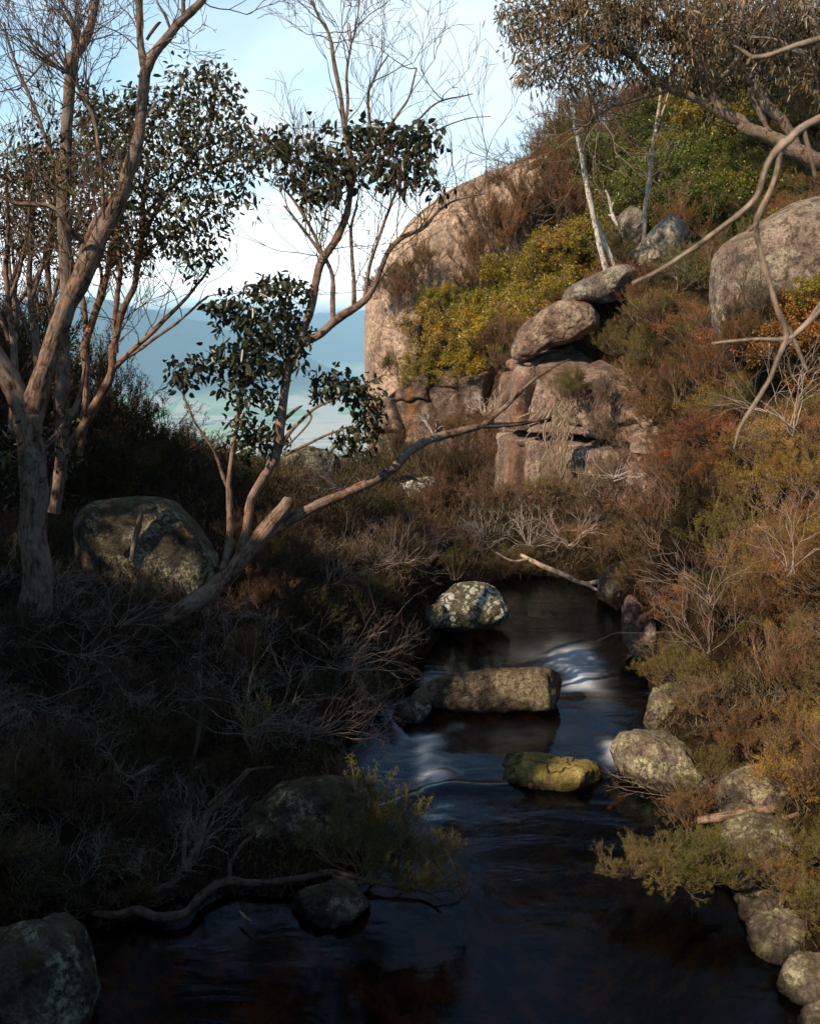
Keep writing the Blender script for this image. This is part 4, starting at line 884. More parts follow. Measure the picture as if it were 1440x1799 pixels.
def gum(name, trunk, limbs, clusters, label, cat, mat=None, color=(1, 1, 1), D=8, seed=1, step=.10, leaf=(.055, .024), lpn=4, leafcol=(.055, .07, .038), twigcol=(.16, .115, .09),
        di=1.2, dk=.10, wig=.02, rtw=.02, rmin=.0022, bare=(), part='limb', up=.05, hang=.3, droop=.5, sides=12, per=6):
    r = np.random.default_rng(seed); mat = mat or M_BARK
    t0, r0 = px_line(trunk, D, wig, r, per)
    root = empty(name, t0[0], label, cat); off = -t0[0]
    def put(nm, lines, sd, m=mat, col=color, lumpy=.18):
        V, Fc, uv = tubes([(a + off, b) for a, b in lines], sd, lumpy, seed); return link(nm, mk_mesh(nm, V, Fc, m, uv), root, col)
    put('trunk', [(t0, r0)], sides + 6)
    sk = [t0[len(t0) // 3:]]
    for lm in limbs:
        ln = px_line(lm, D, wig * .7, r, per); put(part, [ln], sides, lumpy=.14); sk.append(ln[0])
    SK = np.vstack(sk)
    for kind, cl in (('leaf', clusters), ('bare', bare)):
        if not cl: continue
        if kind == 'bare':
            lines, tips = [], []; k8 = D / 8.0
            tan = np.vstack([np.gradient(q, axis=0) for q in sk]); tan /= (np.linalg.norm(tan, axis=1, keepdims=True) + 1e-9)
            SP = np.array([to_px(q) for q in SK])
            for c in cl:
                dd_ = ((SP[:, 0] - c[0]) / c[3]) ** 2 + ((SP[:, 1] - c[1]) / c[4]) ** 2; cand = np.argsort(dd_)[:max(6, int((dd_ < 1.1).sum()))]
                for _q in range(max(2, int(c[6] / 9))):
                    i = int(r.choice(cand)); d = tan[i] * r.uniform(.3, .9) + r.normal(size=3) * np.array([.55, .45, .4]) + np.array([0, 0, .25])
                    grow(r, SK[i], d, .42 * k8 * r.uniform(.6, 1.2), rmin * 2.6, 3, lines, tips, .36, 7, (2, 3), .72, .10, .15)
            put('twigs', [(a, np.maximum(b, rmin * .8)) for a, b in lines], 4, M_TWIG, twigcol, 0)
            continue
        A = np.vstack([ell(*c, r) for c in cl])
        NP, par = colonize(SK, A, r, step, di, dk, up=up)
        lines, tips, rad = chains(NP, par, len(SK), rtw, rmin * (1.5 if kind == 'bare' else 1))
        if lines: put('twigs', lines, 4, M_TWIG, twigcol, 0)
        if kind == 'leaf':
            idx = np.array([i for i in range(len(SK), len(NP)) if rad[i] < rmin * 3.2])
            if len(idx) == 0: continue
            idx = np.repeat(idx, lpn); pos = NP[idx] + r.normal(size=(len(idx), 3)) * step * .45
            gd = NP[idx] - NP[np.array(par)[idx]]; gd /= (np.linalg.norm(gd, axis=1, keepdims=True) + 1e-9)
            dd = gd * hang + r.normal(size=(len(idx), 3)) * .6 + np.array([0, 0, -droop]); dd /= np.linalg.norm(dd, axis=1, keepdims=True)
            V, Fc, ti = leaves(pos + off, dd, leaf[0] * r.uniform(.45, 1.4, len(pos)), leaf[1] * r.uniform(.55, 1.3, len(pos)), r, 'lens')
            ti = np.clip(ti * .6 + .4 * (fbm(V * 2.2, 2, seed) * .6 + .5), 0, 1)
            link('crown', mk_mesh('crown', V, Fc, M_GUM, tint=ti, smooth=False), root, leafcol)
    return root

# the big forked gum at the left edge
gum('gum_tree', [(60, 1075, 31.16), (66, 1010, 27.88), (60, 930, 24.6), (58, 860, 23.78), (50, 780, 25.42), (50, 728, 27.88)],
    [[(52, 745, 19.68), (34, 700, 18.04), (12, 655, 18.86), (-14, 615, 16.4), (-60, 530, 13.94), (-110, 420, 10.66)],
     [(52, 745, 20.5), (70, 680, 18.86), (88, 615, 17.22), (112, 555, 16.4), (140, 490, 16.4), (175, 420, 15.58), (205, 365, 13.94), (222, 320, 12.3), (238, 265, 11.48), (247, 215, 9.84), (252, 160, 9.84), (256, 122, 9.84)],
     [(256, 126, 7.38), (250, 85, 6.56), (247, 45, 5.74), (243, 0, 5.74), (238, -60, 4.1)], [(257, 124, 8.2), (272, 95, 8.2), (300, 60, 7.38), (325, 30, 6.56), (355, 0, 5.74), (400, -50, 4.1)],
     [(321, 34, 3.28), (323, 5, 3.28), (322, -30, 2.46)], [(300, 52, 2.46), (290, 25, 2.46), (278, 5, 1.64), (270, -20, 1.64)], [(258, 70, 2.46), (278, 42, 2.46), (284, 38, 0.82)],
     [(135, 500, 10.66, 7.7), (150, 440, 10.66, 7.8), (190, 365, 9.84, 7.8), (215, 330, 6.56, 7.7), (232, 290, 3.28, 7.6)],
     [(182, 385, 3.28, 7.3), (180, 300, 3.28, 7.3), (167, 220, 3.28, 7.3), (145, 165, 3.28, 7.3), (125, 135, 2.46, 7.3), (104, 122, 2.46, 7.3)],
     [(145, 425, 4.92, 7.3), (120, 400, 4.92, 7.2), (92, 365, 4.1, 7.2), (60, 358, 4.1, 7.2), (30, 357, 4.1, 7.2), (0, 345, 3.28, 7.2), (-40, 330, 3.28, 7.2)],
     [(60, 800, 6.56, 7.6), (105, 760, 5.74, 7.8), (140, 700, 4.1, 8), (150, 640, 2.46, 8)]],
    [(100, 800, 7.7, 45, 45, .3, 45), (15, 810, 7.3, 40, 60, .3, 45), (120, 740, 7.9, 30, 40, .3, 20), (200, 240, 8.0, 60, 60, .5, 110), (170, 300, 8.0, 80, 60, .5, 130), (95, 290, 8.0, 60, 60, .5, 80)], 'thick forked gum with peeling mottled trunk at the left edge', 'tree', color=(.70, .58, .51), D=7.5, seed=4,
    bare=[(60, 150, 7.8, 100, 130, .5, 220), (190, 110, 7.8, 60, 80, .5, 110), (300, 30, 7.5, 90, 50, .3, 60), (90, 450, 7.8, 90, 100, .5, 150)], leafcol=(.085, .075, .036), wig=.015)
# second, greyer stem rising straight behind it
gum('gum_tree', [(95, 900, 10.4), (110, 800, 11.2), (112, 700, 12), (112, 600, 11.2), (118, 500, 11.2), (112, 400, 10.4), (112, 300, 10.4), (118, 210, 9.6), (126, 130, 9.6), (130, 96, 9.6)],
    [[(130, 100, 8), (148, 78, 8), (160, 50, 7.2), (165, 20, 6.4), (168, -40, 5.6)], [(130, 100, 5.6), (134, 60, 4.8), (128, 35, 4), (110, 5, 3.2), (95, -30, 2.4)],
     [(124, 130, 3.2), (100, 95, 2.4), (80, 108, 1.6), (60, 130, 1.6), (30, 160, 1.2)], [(112, 330, 4), (90, 270, 3.2), (60, 190, 3.2), (20, 90, 2.4), (8, 40, 1.6)]],
    [(60, 300, 9, 70, 60, .7, 90), (130, 270, 9, 50, 50, .5, 70)], 'straight grey gum stem rising behind the forked trunk to a high pale fork', 'tree', color=(.72, .63, .57), D=8.6, seed=5,
    bare=[(40, 200, 8.6, 80, 110, .5, 140), (190, 130, 8.6, 60, 70, .5, 70), (150, 40, 8.6, 50, 40, .3, 30)], leafcol=(.09, .078, .038))
# tree whose orange stems carry the dense crown left of centre
gum('gum_tree', [(82, 880, 6.4), (105, 830, 7.2), (130, 775, 8), (165, 715, 8), (192, 670, 7.2), (202, 640, 6.4), (203, 600, 6.4), (215, 550, 5.6), (235, 490, 5.6), (250, 420, 5.6), (252, 350, 4), (262, 280, 3.2)],
    [[(198, 650, 5.6), (235, 612, 4), (270, 580, 4), (320, 530, 3.2), (352, 495, 2.4), (378, 455, 1.6)], [(204, 620, 4.8), (205, 540, 4.8), (212, 470, 4), (205, 400, 4), (198, 330, 3.2)],
     [(205, 640, 3.2), (250, 610, 2.8), (310, 566, 2.4), (365, 520, 1.6)], [(250, 420, 4), (285, 350, 3.2), (330, 290, 2.4), (370, 220, 2.4), (380, 150, 1.6)],
     [(252, 380, 3.2), (300, 330, 2.4), (360, 300, 2.4), (430, 270, 1.6), (470, 265, 1.6)], [(245, 450, 3.2), (290, 420, 2.4), (340, 390, 2)]],
    [(300, 205, 9.4, 80, 55, .8, 240), (365, 150, 9.4, 58, 38, .6, 190), (355, 260, 9.4, 85, 55, .8, 280), (435, 260, 9.2, 50, 40, .5, 160), (475, 250, 9.2, 40, 22, .4, 70), (345, 380, 9.4, 60, 60, .6, 170),
     (250, 300, 9.6, 100, 80, .8, 280), (230, 400, 9.6, 100, 70, .8, 200), (180, 210, 9.6, 50, 40, .6, 90), (340, 440, 9.4, 45, 30, .5, 60), (410, 210, 9.2, 35, 45, .4, 50), (425, 340, 9.2, 30, 40, .3, 60)],
    'gum with orange-brown stems holding the dense leafy crown left of centre', 'tree', color=(.76, .56, .44), D=9.6, seed=6, bare=[(290, 570, 9.6, 90, 50, .5, 110), (160, 560, 9.6, 70, 60, .5, 60)], dk=.095, lpn=4, leaf=(.068, .03), leafcol=(.095, .085, .038))
gum('gum_tree', [(140, 800, 6), (150, 730, 6), (150, 660, 7), (152, 600, 7), (170, 540, 6), (190, 470, 5), (200, 420, 4), (215, 370, 3)],
    [[(152, 610, 5), (150, 540, 4), (130, 470, 3), (120, 400, 3)], [(175, 530, 4), (180, 480, 3), (165, 430, 3), (160, 380, 2)]],
    [(160, 400, 10.5, 70, 50, .6, 160), (210, 450, 10.5, 50, 40, .6, 100), (120, 430, 10.5, 50, 40, .6, 90)], 'slim reddish gum between the grey stem and the orange-stemmed tree', 'tree', color=(.9, .62, .5), D=10.6, seed=7, bare=[(220, 500, 10.5, 80, 70, .5, 110)], leafcol=(.09, .072, .034))
# thicket of thin stems on the far left
for k, (x0, x1, yb, D, pal, lab) in enumerate([(-40, -70, 760, 9.5, .8, 'thin gum half out of frame in the left thicket with russet leaves'), (20, 12, 760, 10.5, .9, 'pale thin gum in the left thicket behind the lowest fork'),
                                    (62, 50, 740, 11.5, .85, 'thin leafy gum in the left thicket between fork and edge'), (8, 55, 720, 12.5, .75, 'far thin gum leaning right in the left thicket'), (100, 85, 720, 12, .8, 'grey thin gum close behind the straight grey stem')]):
    gum('gum_tree', [(x0, yb, 6), ((x0 * 2 + x1) / 3 + 8, 620, 6), ((x0 + x1) / 2 - 6, 500, 5), (x1 + 4, 400, 4), (x1, 300, 3)],
        [[((x0 + x1) / 2 - 4, 540, 4), (x1 + 30, 450, 3), (x1 + 42, 370, 2), (x1 + 45, 300, 2)], [((x0 + x1) / 2, 600, 4), (x1 - 28, 500, 3), (x1 - 35, 400, 2)]],
        [(x1 + 10, 380, D, 60, 90, .6, 130), (x1 + 30, 300, D, 50, 50, .5, 60)], lab, 'tree', color=(pal, pal * .9, pal * .82), D=D, seed=20 + k, bare=[(x1 + 10, 540, D, 70, 100, .5, 110), (x1, 230, D, 60, 70, .4, 40)], leafcol=(.085, .07, .036), lpn=4)

# the leaning gum in the centre with its long bare branch
gum('leaning_gum', [(268, 1108, 10.56, 7.9), (300, 1086, 14.08, 7.9), (340, 1060, 15.84, 7.9), (385, 1028, 15.84, 7.95), (430, 978, 15.84, 8), (465, 935, 14.96, 8), (490, 905, 13.2, 8), (508, 880, 10.56, 8)],
    [[(432, 968, 11.44, 8), (465, 940, 11.44, 8), (500, 918, 10.56, 8.05), (540, 896, 9.68, 8.1), (600, 870, 9.24, 8.2), (650, 846, 8.8, 8.3), (690, 822, 8.8, 8.4), (715, 795, 8.8, 8.4), (752, 772, 7.92, 8.5), (800, 760, 7.04, 8.6), (850, 746, 6.16, 8.7)],
     [(850, 746, 4.84, 8.7), (882, 718, 3.96, 8.7), (910, 690, 3.52, 8.8), (955, 655, 2.64, 8.9), (1000, 630, 1.41, 9)], [(848, 748, 5.28, 8.7), (900, 746, 4.4, 8.8), (930, 742, 3.08, 8.9), (965, 735, 1.76, 9)],
     [(690, 843, 3.96, 8.4), (715, 838, 3.96, 8.35), (745, 846, 3.08, 8.3)],
     [(392, 1010, 7.92, 7.95), (402, 960, 7.04), (404, 900, 6.16), (403, 850, 5.28), (408, 800, 4.4), (418, 740, 3.52), (428, 690, 3.08), (430, 640, 2.64), (440, 590, 2.2)],
     [(405, 870, 3.52), (390, 830, 3.52), (375, 790, 2.64), (345, 745, 2.2), (320, 690, 1.76)],
     [(412, 1000, 8.8, 8), (430, 940, 7.92), (440, 885, 7.92), (470, 830, 7.92), (485, 795, 8.8), (492, 745, 8.8), (500, 690, 7.92), (508, 640, 7.92), (530, 605, 7.92), (560, 590, 7.04), (600, 556, 7.04), (640, 527, 6.16), (660, 495, 4.84), (680, 445, 4.4), (708, 415, 4.4), (740, 402, 3.52), (755, 392, 2.2)],
     [(740, 402, 2.64), (790, 355, 1.76), (850, 338, 1.23)], [(505, 655, 7.04), (522, 610, 7.04), (545, 545, 7.04), (556, 500, 7.04), (566, 460, 7.04), (590, 420, 7.04), (608, 380, 6.16), (616, 340, 5.28), (622, 300, 5.28), (612, 258, 4.4), (603, 215, 4.4), (597, 170, 3.52), (587, 110, 3.52), (578, 60, 2.64), (560, 30, 2.02), (544, -10, 1.76)],
     [(585, 570, 4.4), (586, 520, 4.4), (583, 480, 3.52), (565, 440, 2.99), (540, 390, 2.64), (505, 340, 1.94), (482, 325, 1.41)], [(622, 540, 4.4), (622, 490, 3.52), (618, 440, 3.17), (616, 400, 2.64), (628, 360, 1.76)],
     [(640, 525, 3.52), (650, 470, 2.99), (668, 410, 2.64), (690, 350, 2.29), (715, 290, 1.76)], [(622, 302, 3.52), (650, 268, 2.99), (676, 232, 2.64), (700, 200, 2.2), (720, 170, 1.76), (732, 120, 1.32)],
     [(606, 230, 2.99), (610, 180, 2.64), (608, 130, 2.2), (616, 80, 1.76), (614, 40, 1.32)], [(650, 225, 2.64), (646, 170, 2.29), (655, 140, 1.76), (680, 100, 1.23)], [(700, 250, 2.2), (735, 210, 1.76), (770, 178, 1.58), (830, 165, 0.88)],
     [(715, 290, 1.58), (760, 235, 1.32), (815, 210, 1.06), (860, 205, 0.7)], [(568, 450, 3.52), (548, 425, 2.99), (530, 400, 2.29), (500, 360, 1.76)], [(480, 810, 4.4), (510, 760, 3.52), (550, 720, 2.64), (590, 700, 2.2), (620, 680, 1.76)], [(500, 800, 2.64), (560, 770, 2.2), (610, 750, 1.76)], [(540, 720, 2.2), (545, 740, 1.76), (500, 790, 1.76)],
     [(490, 745, 3.52), (520, 720, 2.64), (530, 714, 0.88)]],
    [(480, 510, 8, 48, 28, .3, 75), (410, 540, 8, 50, 35, .3, 85), (470, 570, 8, 60, 40, .35, 120), (440, 630, 8, 60, 40, .35, 110), (520, 600, 8, 30, 50, .3, 60), (330, 655, 8, 45, 28, .25, 45), (375, 640, 8, 40, 30, .25, 40), (430, 690, 8, 40, 40, .3, 50),
     (430, 760, 8, 30, 45, .25, 55), (590, 675, 8.1, 45, 28, .3, 75), (640, 700, 8.1, 32, 40, .25, 75), (620, 770, 8.1, 40, 28, .25, 60), (655, 740, 8.1, 18, 45, .2, 40), (470, 770, 8, 30, 25, .2, 30),
     (715, 250, 8, 65, 30, .3, 120), (745, 240, 8, 30, 22, .3, 40), (650, 240, 8, 40, 24, .3, 60), (625, 300, 8, 50, 30, .3, 50), (690, 300, 8, 55, 30, .3, 90), (755, 312, 8, 22, 12, .2, 16), (565, 285, 8, 45, 28, .3, 70), (550, 330, 8, 35, 30, .3, 50), (505, 260, 8, 30, 30, .3, 45), (600, 300, 8, 30, 40, .3, 30)],
    'twisted leaning gum in the centre with a long bare branch reaching over the creek', 'tree', color=(.80, .64, .55), D=8, seed=8, step=.07, dk=.07, lpn=4, leaf=(.070, .039), leafcol=(.055, .062, .030), wig=.012, rtw=.012, rmin=.0018,
    bare=[(600, 50, 8, 55, 60, .3, 120), (650, 110, 8, 45, 50, .3, 50), (650, 420, 8, 90, 100, .3, 230), (560, 380, 8, 90, 90, .3, 150), (710, 380, 8, 60, 70, .3, 90), (560, 230, 8, 30, 60, .2, 12), (620, 700, 8, 60, 40, .2, 20), (490, 430, 8, 70, 70, .2, 60), (820, 320, 8, 40, 20, .2, 10), (720, 130, 8, 40, 40, .2, 20), (800, 180, 8, 40, 20, .2, 12)])

# gums on the slope, upper right
gum('gum_tree', [(1450, 290, 13), (1400, 268, 13), (1350, 240, 12), (1300, 220, 11), (1262, 190, 10), (1240, 150, 9), (1225, 110, 9), (1205, 80, 8), (1185, 40, 7), (1165, 0, 6), (1150, -40, 5)],
    [[(1262, 195, 8), (1215, 170, 7), (1170, 150, 7), (1130, 120, 6), (1090, 90, 5), (1040, 82, 3), (990, 90, 2)], [(1180, 155, 4), (1120, 175, 3), (1060, 195, 2), (1010, 235, 1.5)], [(1225, 110, 5), (1190, 60, 4), (1140, 30, 3), (1070, 20, 3), (960, 30, 2)],
     [(1240, 160, 5), (1290, 110, 4), (1290, 60, 4), (1310, 0, 3)], [(1385, 262, 5), (1350, 230, 4), (1330, 190, 4), (1318, 160, 3)]],
    [(950, 25, 21, 70, 40, 1.2, 220), (925, 75, 21, 30, 50, .8, 80), (900, 30, 21, 30, 25, .8, 60), (1040, 40, 21, 80, 60, 1.5, 260), (1130, 30, 21, 90, 60, 1.5, 260), (1010, 110, 21, 60, 50, 1.2, 140), (940, 130, 21, 36, 22, .6, 45), (1110, 100, 21, 70, 40, 1.2, 130), (1220, 50, 21, 80, 60, 1.5, 220), (1200, 130, 21, 60, 30, 1, 50)],
    'spreading gum whose trunk leans left across the top right of the slope', 'tree', color=(.75, .62, .52), D=21, seed=9, step=.2, dk=.15, di=3, leaf=(.17, .036), lpn=5, leafcol=(.17, .115, .06), rtw=.05, rmin=.006, wig=.05, droop=.9, hang=.35, twigcol=(.2, .15, .12),
    bare=[(1060, 180, 21, 110, 40, 1.2, 120), (1110, 220, 21, 80, 40, 1, 60), (990, 240, 21, 40, 60, .8, 25)])
gum('gum_tree', [(1400, 262, 8), (1380, 225, 8), (1345, 180, 9), (1320, 140, 9), (1290, 110, 9), (1262, 85, 7), (1240, 40, 6), (1235, -10, 5)],
    [[(1240, 30, 7), (1240, -80, 7), (1260, -200, 6), (1280, -320, 5), (1270, -440, 4)], [(1320, 140, 6), (1350, 90, 5), (1370, 40, 4), (1375, -20, 3), (1390, -160, 3)], [(1345, 180, 5), (1340, 120, 4), (1330, 60, 4), (1350, 0, 3)], [(1330, 150, 5), (1280, 140, 4), (1230, 150, 3), (1190, 165, 2)]],
    [(1290, 50, 25, 90, 60, 1.5, 260), (1370, 60, 25, 80, 60, 1.5, 240), (1230, 90, 25, 60, 40, 1, 90), (1330, 120, 25, 70, 40, 1, 70), (1400, 140, 25, 60, 40, 1, 80), (1300, 0, 25, 120, 30, 1, 120), (1250, -120, 25, 180, 90, 2, 160), (1330, -260, 25, 170, 100, 2, 160), (1200, -330, 25, 160, 110, 2, 150), (1320, -460, 25, 180, 120, 2, 140)],
    'second gum on the slope with its crown filling the top right', 'tree', color=(.7, .6, .52), D=25, seed=10, step=.24, dk=.17, di=3, leaf=(.19, .04), lpn=6, leafcol=(.18, .12, .06), rtw=.05, rmin=.007, wig=.05, droop=.9, twigcol=(.2, .15, .12), bare=[(1300, 180, 25, 90, 40, 1, 60)])
gum('gum_tree', [(1480, 200, 16), (1460, 120, 15), (1440, 60, 14), (1415, 25, 13), (1392, -20, 11)], [[(1440, 70, 9), (1425, 30, 8), (1440, -20, 6)], [(1450, 100, 6), (1400, 90, 5), (1360, 70, 3), (1320, 65, 2)], [(1455, 120, 6), (1480, 60, 6), (1500, 0, 4)]],
    [(1420, 40, 18, 60, 60, 1.2, 160), (1380, 10, 18, 50, 30, 1, 80), (1470, 100, 18, 60, 80, 1, 80)], 'pale thick gum limbs at the top right corner', 'tree', color=(1.0, .92, .84), D=18, seed=11, step=.2, dk=.15, di=3, leaf=(.15, .034), lpn=4, leafcol=(.11, .08, .045), rtw=.04, rmin=.006, droop=.9, bare=[(1400, 110, 18, 60, 50, 1, 50)])
# bleached dead trunks
def dead(trunk, limbs, D, label, seed, col=(1, 1, 1)):
    th = lambda l: [(a[0], a[1], a[2] * .78) + tuple(a[3:]) for a in l]; trunk = th(trunk); limbs = [th(l) for l in limbs]
    gum('dead_tree', trunk, limbs, [], label, 'dead tree', M_BARKW, col, D, seed, wig=.015, part='branch', sides=8)
dead([(1078, 510, 6), (1062, 470, 6), (1050, 420, 5.5), (1040, 370, 5.5), (1030, 320, 5.5), (1020, 270, 5), (1012, 230, 5), (1008, 190, 4), (1000, 150, 3), (993, 126, 1.5)], [[(1012, 215, 2), (1000, 185, 2), (986, 158, 1)], [(1010, 190, 1.5), (1030, 165, 1), (1045, 158, .6)], [(1035, 350, 3), (1030, 347, 2)]], 22.5, 'tallest bleached bare trunk on the slope', 40)
dead([(1085, 490, 5), (1074, 455, 5), (1060, 420, 5), (1045, 385, 4.5), (1036, 362, 3)], [[(1052, 400, 2), (1040, 380, 1.5)]], 22.7, 'short bleached stem joined beside the tallest dead trunk', 41)
dead([(1126, 466, 5), (1130, 420, 5), (1133, 370, 5), (1140, 320, 5), (1145, 280, 4.5), (1150, 230, 4), (1158, 190, 3.5), (1160, 145, 2)], [[(1142, 300, 2.5), (1137, 270, 2), (1134, 245, 1)], [(1150, 235, 3), (1162, 200, 2.5), (1172, 170, 2), (1177, 120, 1.5), (1180, 60, 1)], [(1138, 310, 1.5), (1120, 305, .8)]], 23.5, 'thin pinkish bare trunk right of the tallest dead one', 42, (.85, .72, .62))
dead([(1102, 458, 4), (1096, 425, 4), (1085, 400, 4), (1076, 378, 4), (1070, 355, 3), (1064, 335, 1.5)], [[(1076, 380, 3), (1068, 378, 1.5)], [(1073, 365, 2), (1077, 355, 1)]], 24.5, 'shortest bleached snag between the two dead trunks', 43)
# near bare branches hanging in from the right
THIN = {50: .8, 51: .8, 52: .78, 53: .8}
def branch(name, lines, label, cat, mat, color, D, seed, wig=.004, sides=10, twigs=None, twigcol=(.2, .15, .12), clear=False):
    r = np.random.default_rng(seed); root = None; tk = THIN.get(seed, 1)
    lines = [[(a[0], a[1], a[2] * tk) + tuple(a[3:]) for a in l] for l in lines]
    for k, l in enumerate(lines):
        if clear:
            l2 = []
            for a in l:
                d_ = a[3] if len(a) > 3 else D; q = cast(a[0], a[1], 2.5); pw = PW(a[0], a[1], .05 + float(wl(0, 5)))
                l2.append((a[0], a[1], a[2], min(d_, (q[1] if q is not None else 99) - .10, pw[1] if a[1] > 1480 else 99)))
            l = l2
        c, rr = px_line(l, D, wig, r)
        if root is None: root = empty(name, c[0], label, cat); o0 = c[0]
        V, Fc, uv = tubes([(c - o0, rr)], sides, .15, seed + k); link('main_stem' if k == 0 else 'side_branch', mk_mesh('branch', V, Fc, mat, uv), root, color)
    return root
branch('bare_branch', [[(1480, 196, 9), (1440, 208, 9), (1410, 222, 8.5), (1385, 245, 9), (1372, 256, 9), (1345, 290, 7), (1330, 340, 6.5), (1310, 365, 6.5), (1260, 405, 5.5), (1220, 435, 5), (1160, 475, 4), (1110, 500, 3)],
        [(1370, 258, 6), (1366, 300, 6), (1350, 345, 6), (1328, 392, 7), (1334, 440, 5), (1350, 500, 5.5), (1362, 545, 6), (1378, 590, 6), (1365, 630, 5), (1350, 670, 5), (1320, 720, 5), (1300, 755, 4), (1290, 790, 2)],
        [(1328, 392, 6), (1318, 402, 4)], [(1410, 228, 5), (1420, 260, 4.5), (1432, 310, 3.5)], [(1470, 500, 5), (1440, 545, 6), (1400, 585, 6), (1375, 598, 5), (1320, 598, 4), (1250, 603, 2.5)], [(1385, 575, 4.5), (1400, 610, 4.5), (1420, 655, 3)], [(1380, 605, 4), (1410, 575, 4), (1450, 520, 4)]],
       'blurred near bare branch hanging in from the right edge', 'branch', M_BARKW, (.58, .49, .42), 2.6, 50)
branch('bare_branch', [[(1480, 62, 7), (1440, 68, 6.5), (1400, 78, 6), (1350, 95, 5), (1318, 100, 5)], [(1318, 100, 5), (1300, 88, 4), (1290, 82, 2)], [(1318, 100, 4), (1312, 112, 2.5)]], 'blurred short near branch in front of the gum at the top right', 'branch', M_BARKW, (.58, .49, .42), 2.8, 51)
# roots and fallen wood
branch('twisted_root', [[(165, 1605, 8, 5.2), (210, 1610, 10, 5.2), (240, 1600, 11, 5.2), (275, 1612, 11, 5.2), (325, 1605, 11, 5.25), (360, 1570, 11, 5.3), (400, 1548, 11, 5.35), (450, 1552, 9, 5.4), (520, 1543, 8, 5.4), (580, 1533, 9, 5.4), (630, 1545, 7, 5.4), (680, 1555, 5, 5.4), (740, 1562, 4, 5.4), (775, 1580, 2.5, 5.4)],
        [(585, 1540, 6, 5.4), (620, 1550, 7, 5.35), (650, 1545, 5, 5.4)], [(402, 1545, 6, 5.35), (408, 1512, 6, 5.5), (430, 1480, 5, 5.6), (455, 1460, 4, 5.7)], [(640, 1545, 4, 5.4), (658, 1525, 3.5, 5.45), (648, 1495, 3, 5.5)], [(690, 1555, 2.5, 5.4), (720, 1535, 2, 5.45), (770, 1510, 2, 5.5), (800, 1480, 1.5, 5.5)], [(760, 1568, 2, 5.4), (800, 1560, 2, 5.4), (825, 1530, 1.5, 5.4)]],
       'long twisted root branch crossing low over the pool from the left bank', 'branch', M_BARKD, (.6, .5, .47), 5.3, 52, .012, 12, clear=True)
branch('twisted_branch', [[(190, 1590, 8, 5.6), (220, 1570, 9, 5.6), (270, 1565, 9, 5.6), (310, 1545, 10, 5.6), (335, 1510, 11, 5.7), (350, 1480, 10, 5.8), (365, 1430, 9, 5.9), (400, 1400, 7, 6.0), (440, 1350, 6, 6.1)],
        [(325, 1535, 7, 5.7), (325, 1480, 6, 5.75), (335, 1420, 6, 5.8), (340, 1350, 5, 5.8), (350, 1290, 4, 5.8), (358, 1240, 2.5, 5.8)], [(324, 1478, 4, 5.75), (295, 1460, 3, 5.7), (270, 1452, 2, 5.7)], [(360, 1425, 5, 5.9), (390, 1418, 4, 5.9), (410, 1420, 3, 5.9)], [(365, 1415, 4, 5.9), (400, 1385, 4, 6), (440, 1350, 3, 6.1), (480, 1345, 2, 6.2)]],
       'gnarled dark branch rising from the left bank above the root', 'branch', M_BARKD, (.6, .5, .47), 5.7, 53, .012, 12, clear=True)
branch('fallen_branch', [[(915, 975, 3.5, 14.5), (945, 990, 4.5, 14.3), (985, 1008, 5, 14.0), (1020, 1024, 4.5, 13.8), (1055, 1020, 4, 13.7), (1098, 1008, 3, 13.6)], [(1020, 1022, 3.5, 13.8), (1050, 1036, 2.6, 13.6), (1080, 1040, 2, 13.5)], [(930, 982, 3, 14.4), (900, 985, 2, 14.3), (870, 970, 1.4, 14.3)]],
       'pale fallen branch curving down into the head of the far pool', 'branch', M_BARKW, (.75, .62, .55), 14, 54, .01, 8)
for k, (l, lab) in enumerate([([[(1225, 1442, 6), (1270, 1436, 9), (1320, 1428, 9), (1370, 1422, 7)]], 'splintered dead log lying on the right bank above the pitted rock'), ([[(1270, 1458, 4), (1310, 1448, 6), (1350, 1444, 6), (1400, 1430, 4)]], 'thinner dead log just below the splintered one on the right bank')]):
    branch('dead_log', l, lab, 'log', M_BARKW, (.5, .36, .29), 5.75, 56 + k, .012, 12, clear=True)
branch('broken_stub', [[(232, 985, 5), (238, 950, 6), (245, 920, 5), (249, 900, 2)]], 'dead upright stub standing before the big shaded boulder', 'branch', M_BARKD, (1, 1, 1), 8.7, 58, clear=True)
branch('driftwood_stick', [[(420, 1600, 2), (430, 1610, 3), (441, 1618, 1.5)]], 'small pale stick at the waterline under the root', 'branch', M_BARKW, (.7, .5, .4), 5.0, 59, clear=True)
# hanging roots on the pillar
r = np.random.default_rng(70); root = empty('hanging_roots', P(985, 700, 20.2), 'tangle of pale bare roots hanging down the cliff pillar', 'roots'); o0 = P(985, 700, 20.2)
for k in range(46):
    x = 985 + r.normal() * 14; y0 = 705 + abs(x - 985) * .4 + r.uniform(-12, 12); n = 8; h_ = r.uniform(40, 180) if abs(x - 985) < 16 else r.uniform(25, 80); w__ = r.uniform(.4, 1.2); dxx = (x - 985) * .8
    pts = [(985 + (x - 985) * 1.3 - 18 * t + dxx * t * .6 + r.normal() * 4.5, y0 + t * h_, (1.9 - 1.4 * t) * w__) for t in np.linspace(0, 1, n)]
    pts = sorted(pts, key=lambda q: q[1]); c, rr = px_line(pts, 20.15, 0, r); V, Fc, uv = tubes([(c - o0, rr)], 5); link('root', mk_mesh('root', V, Fc, M_BARKW, uv), root, tuple(float(q_) for q_ in np.array((.55, .46, .38)) * r.uniform(.5, 1.15)))

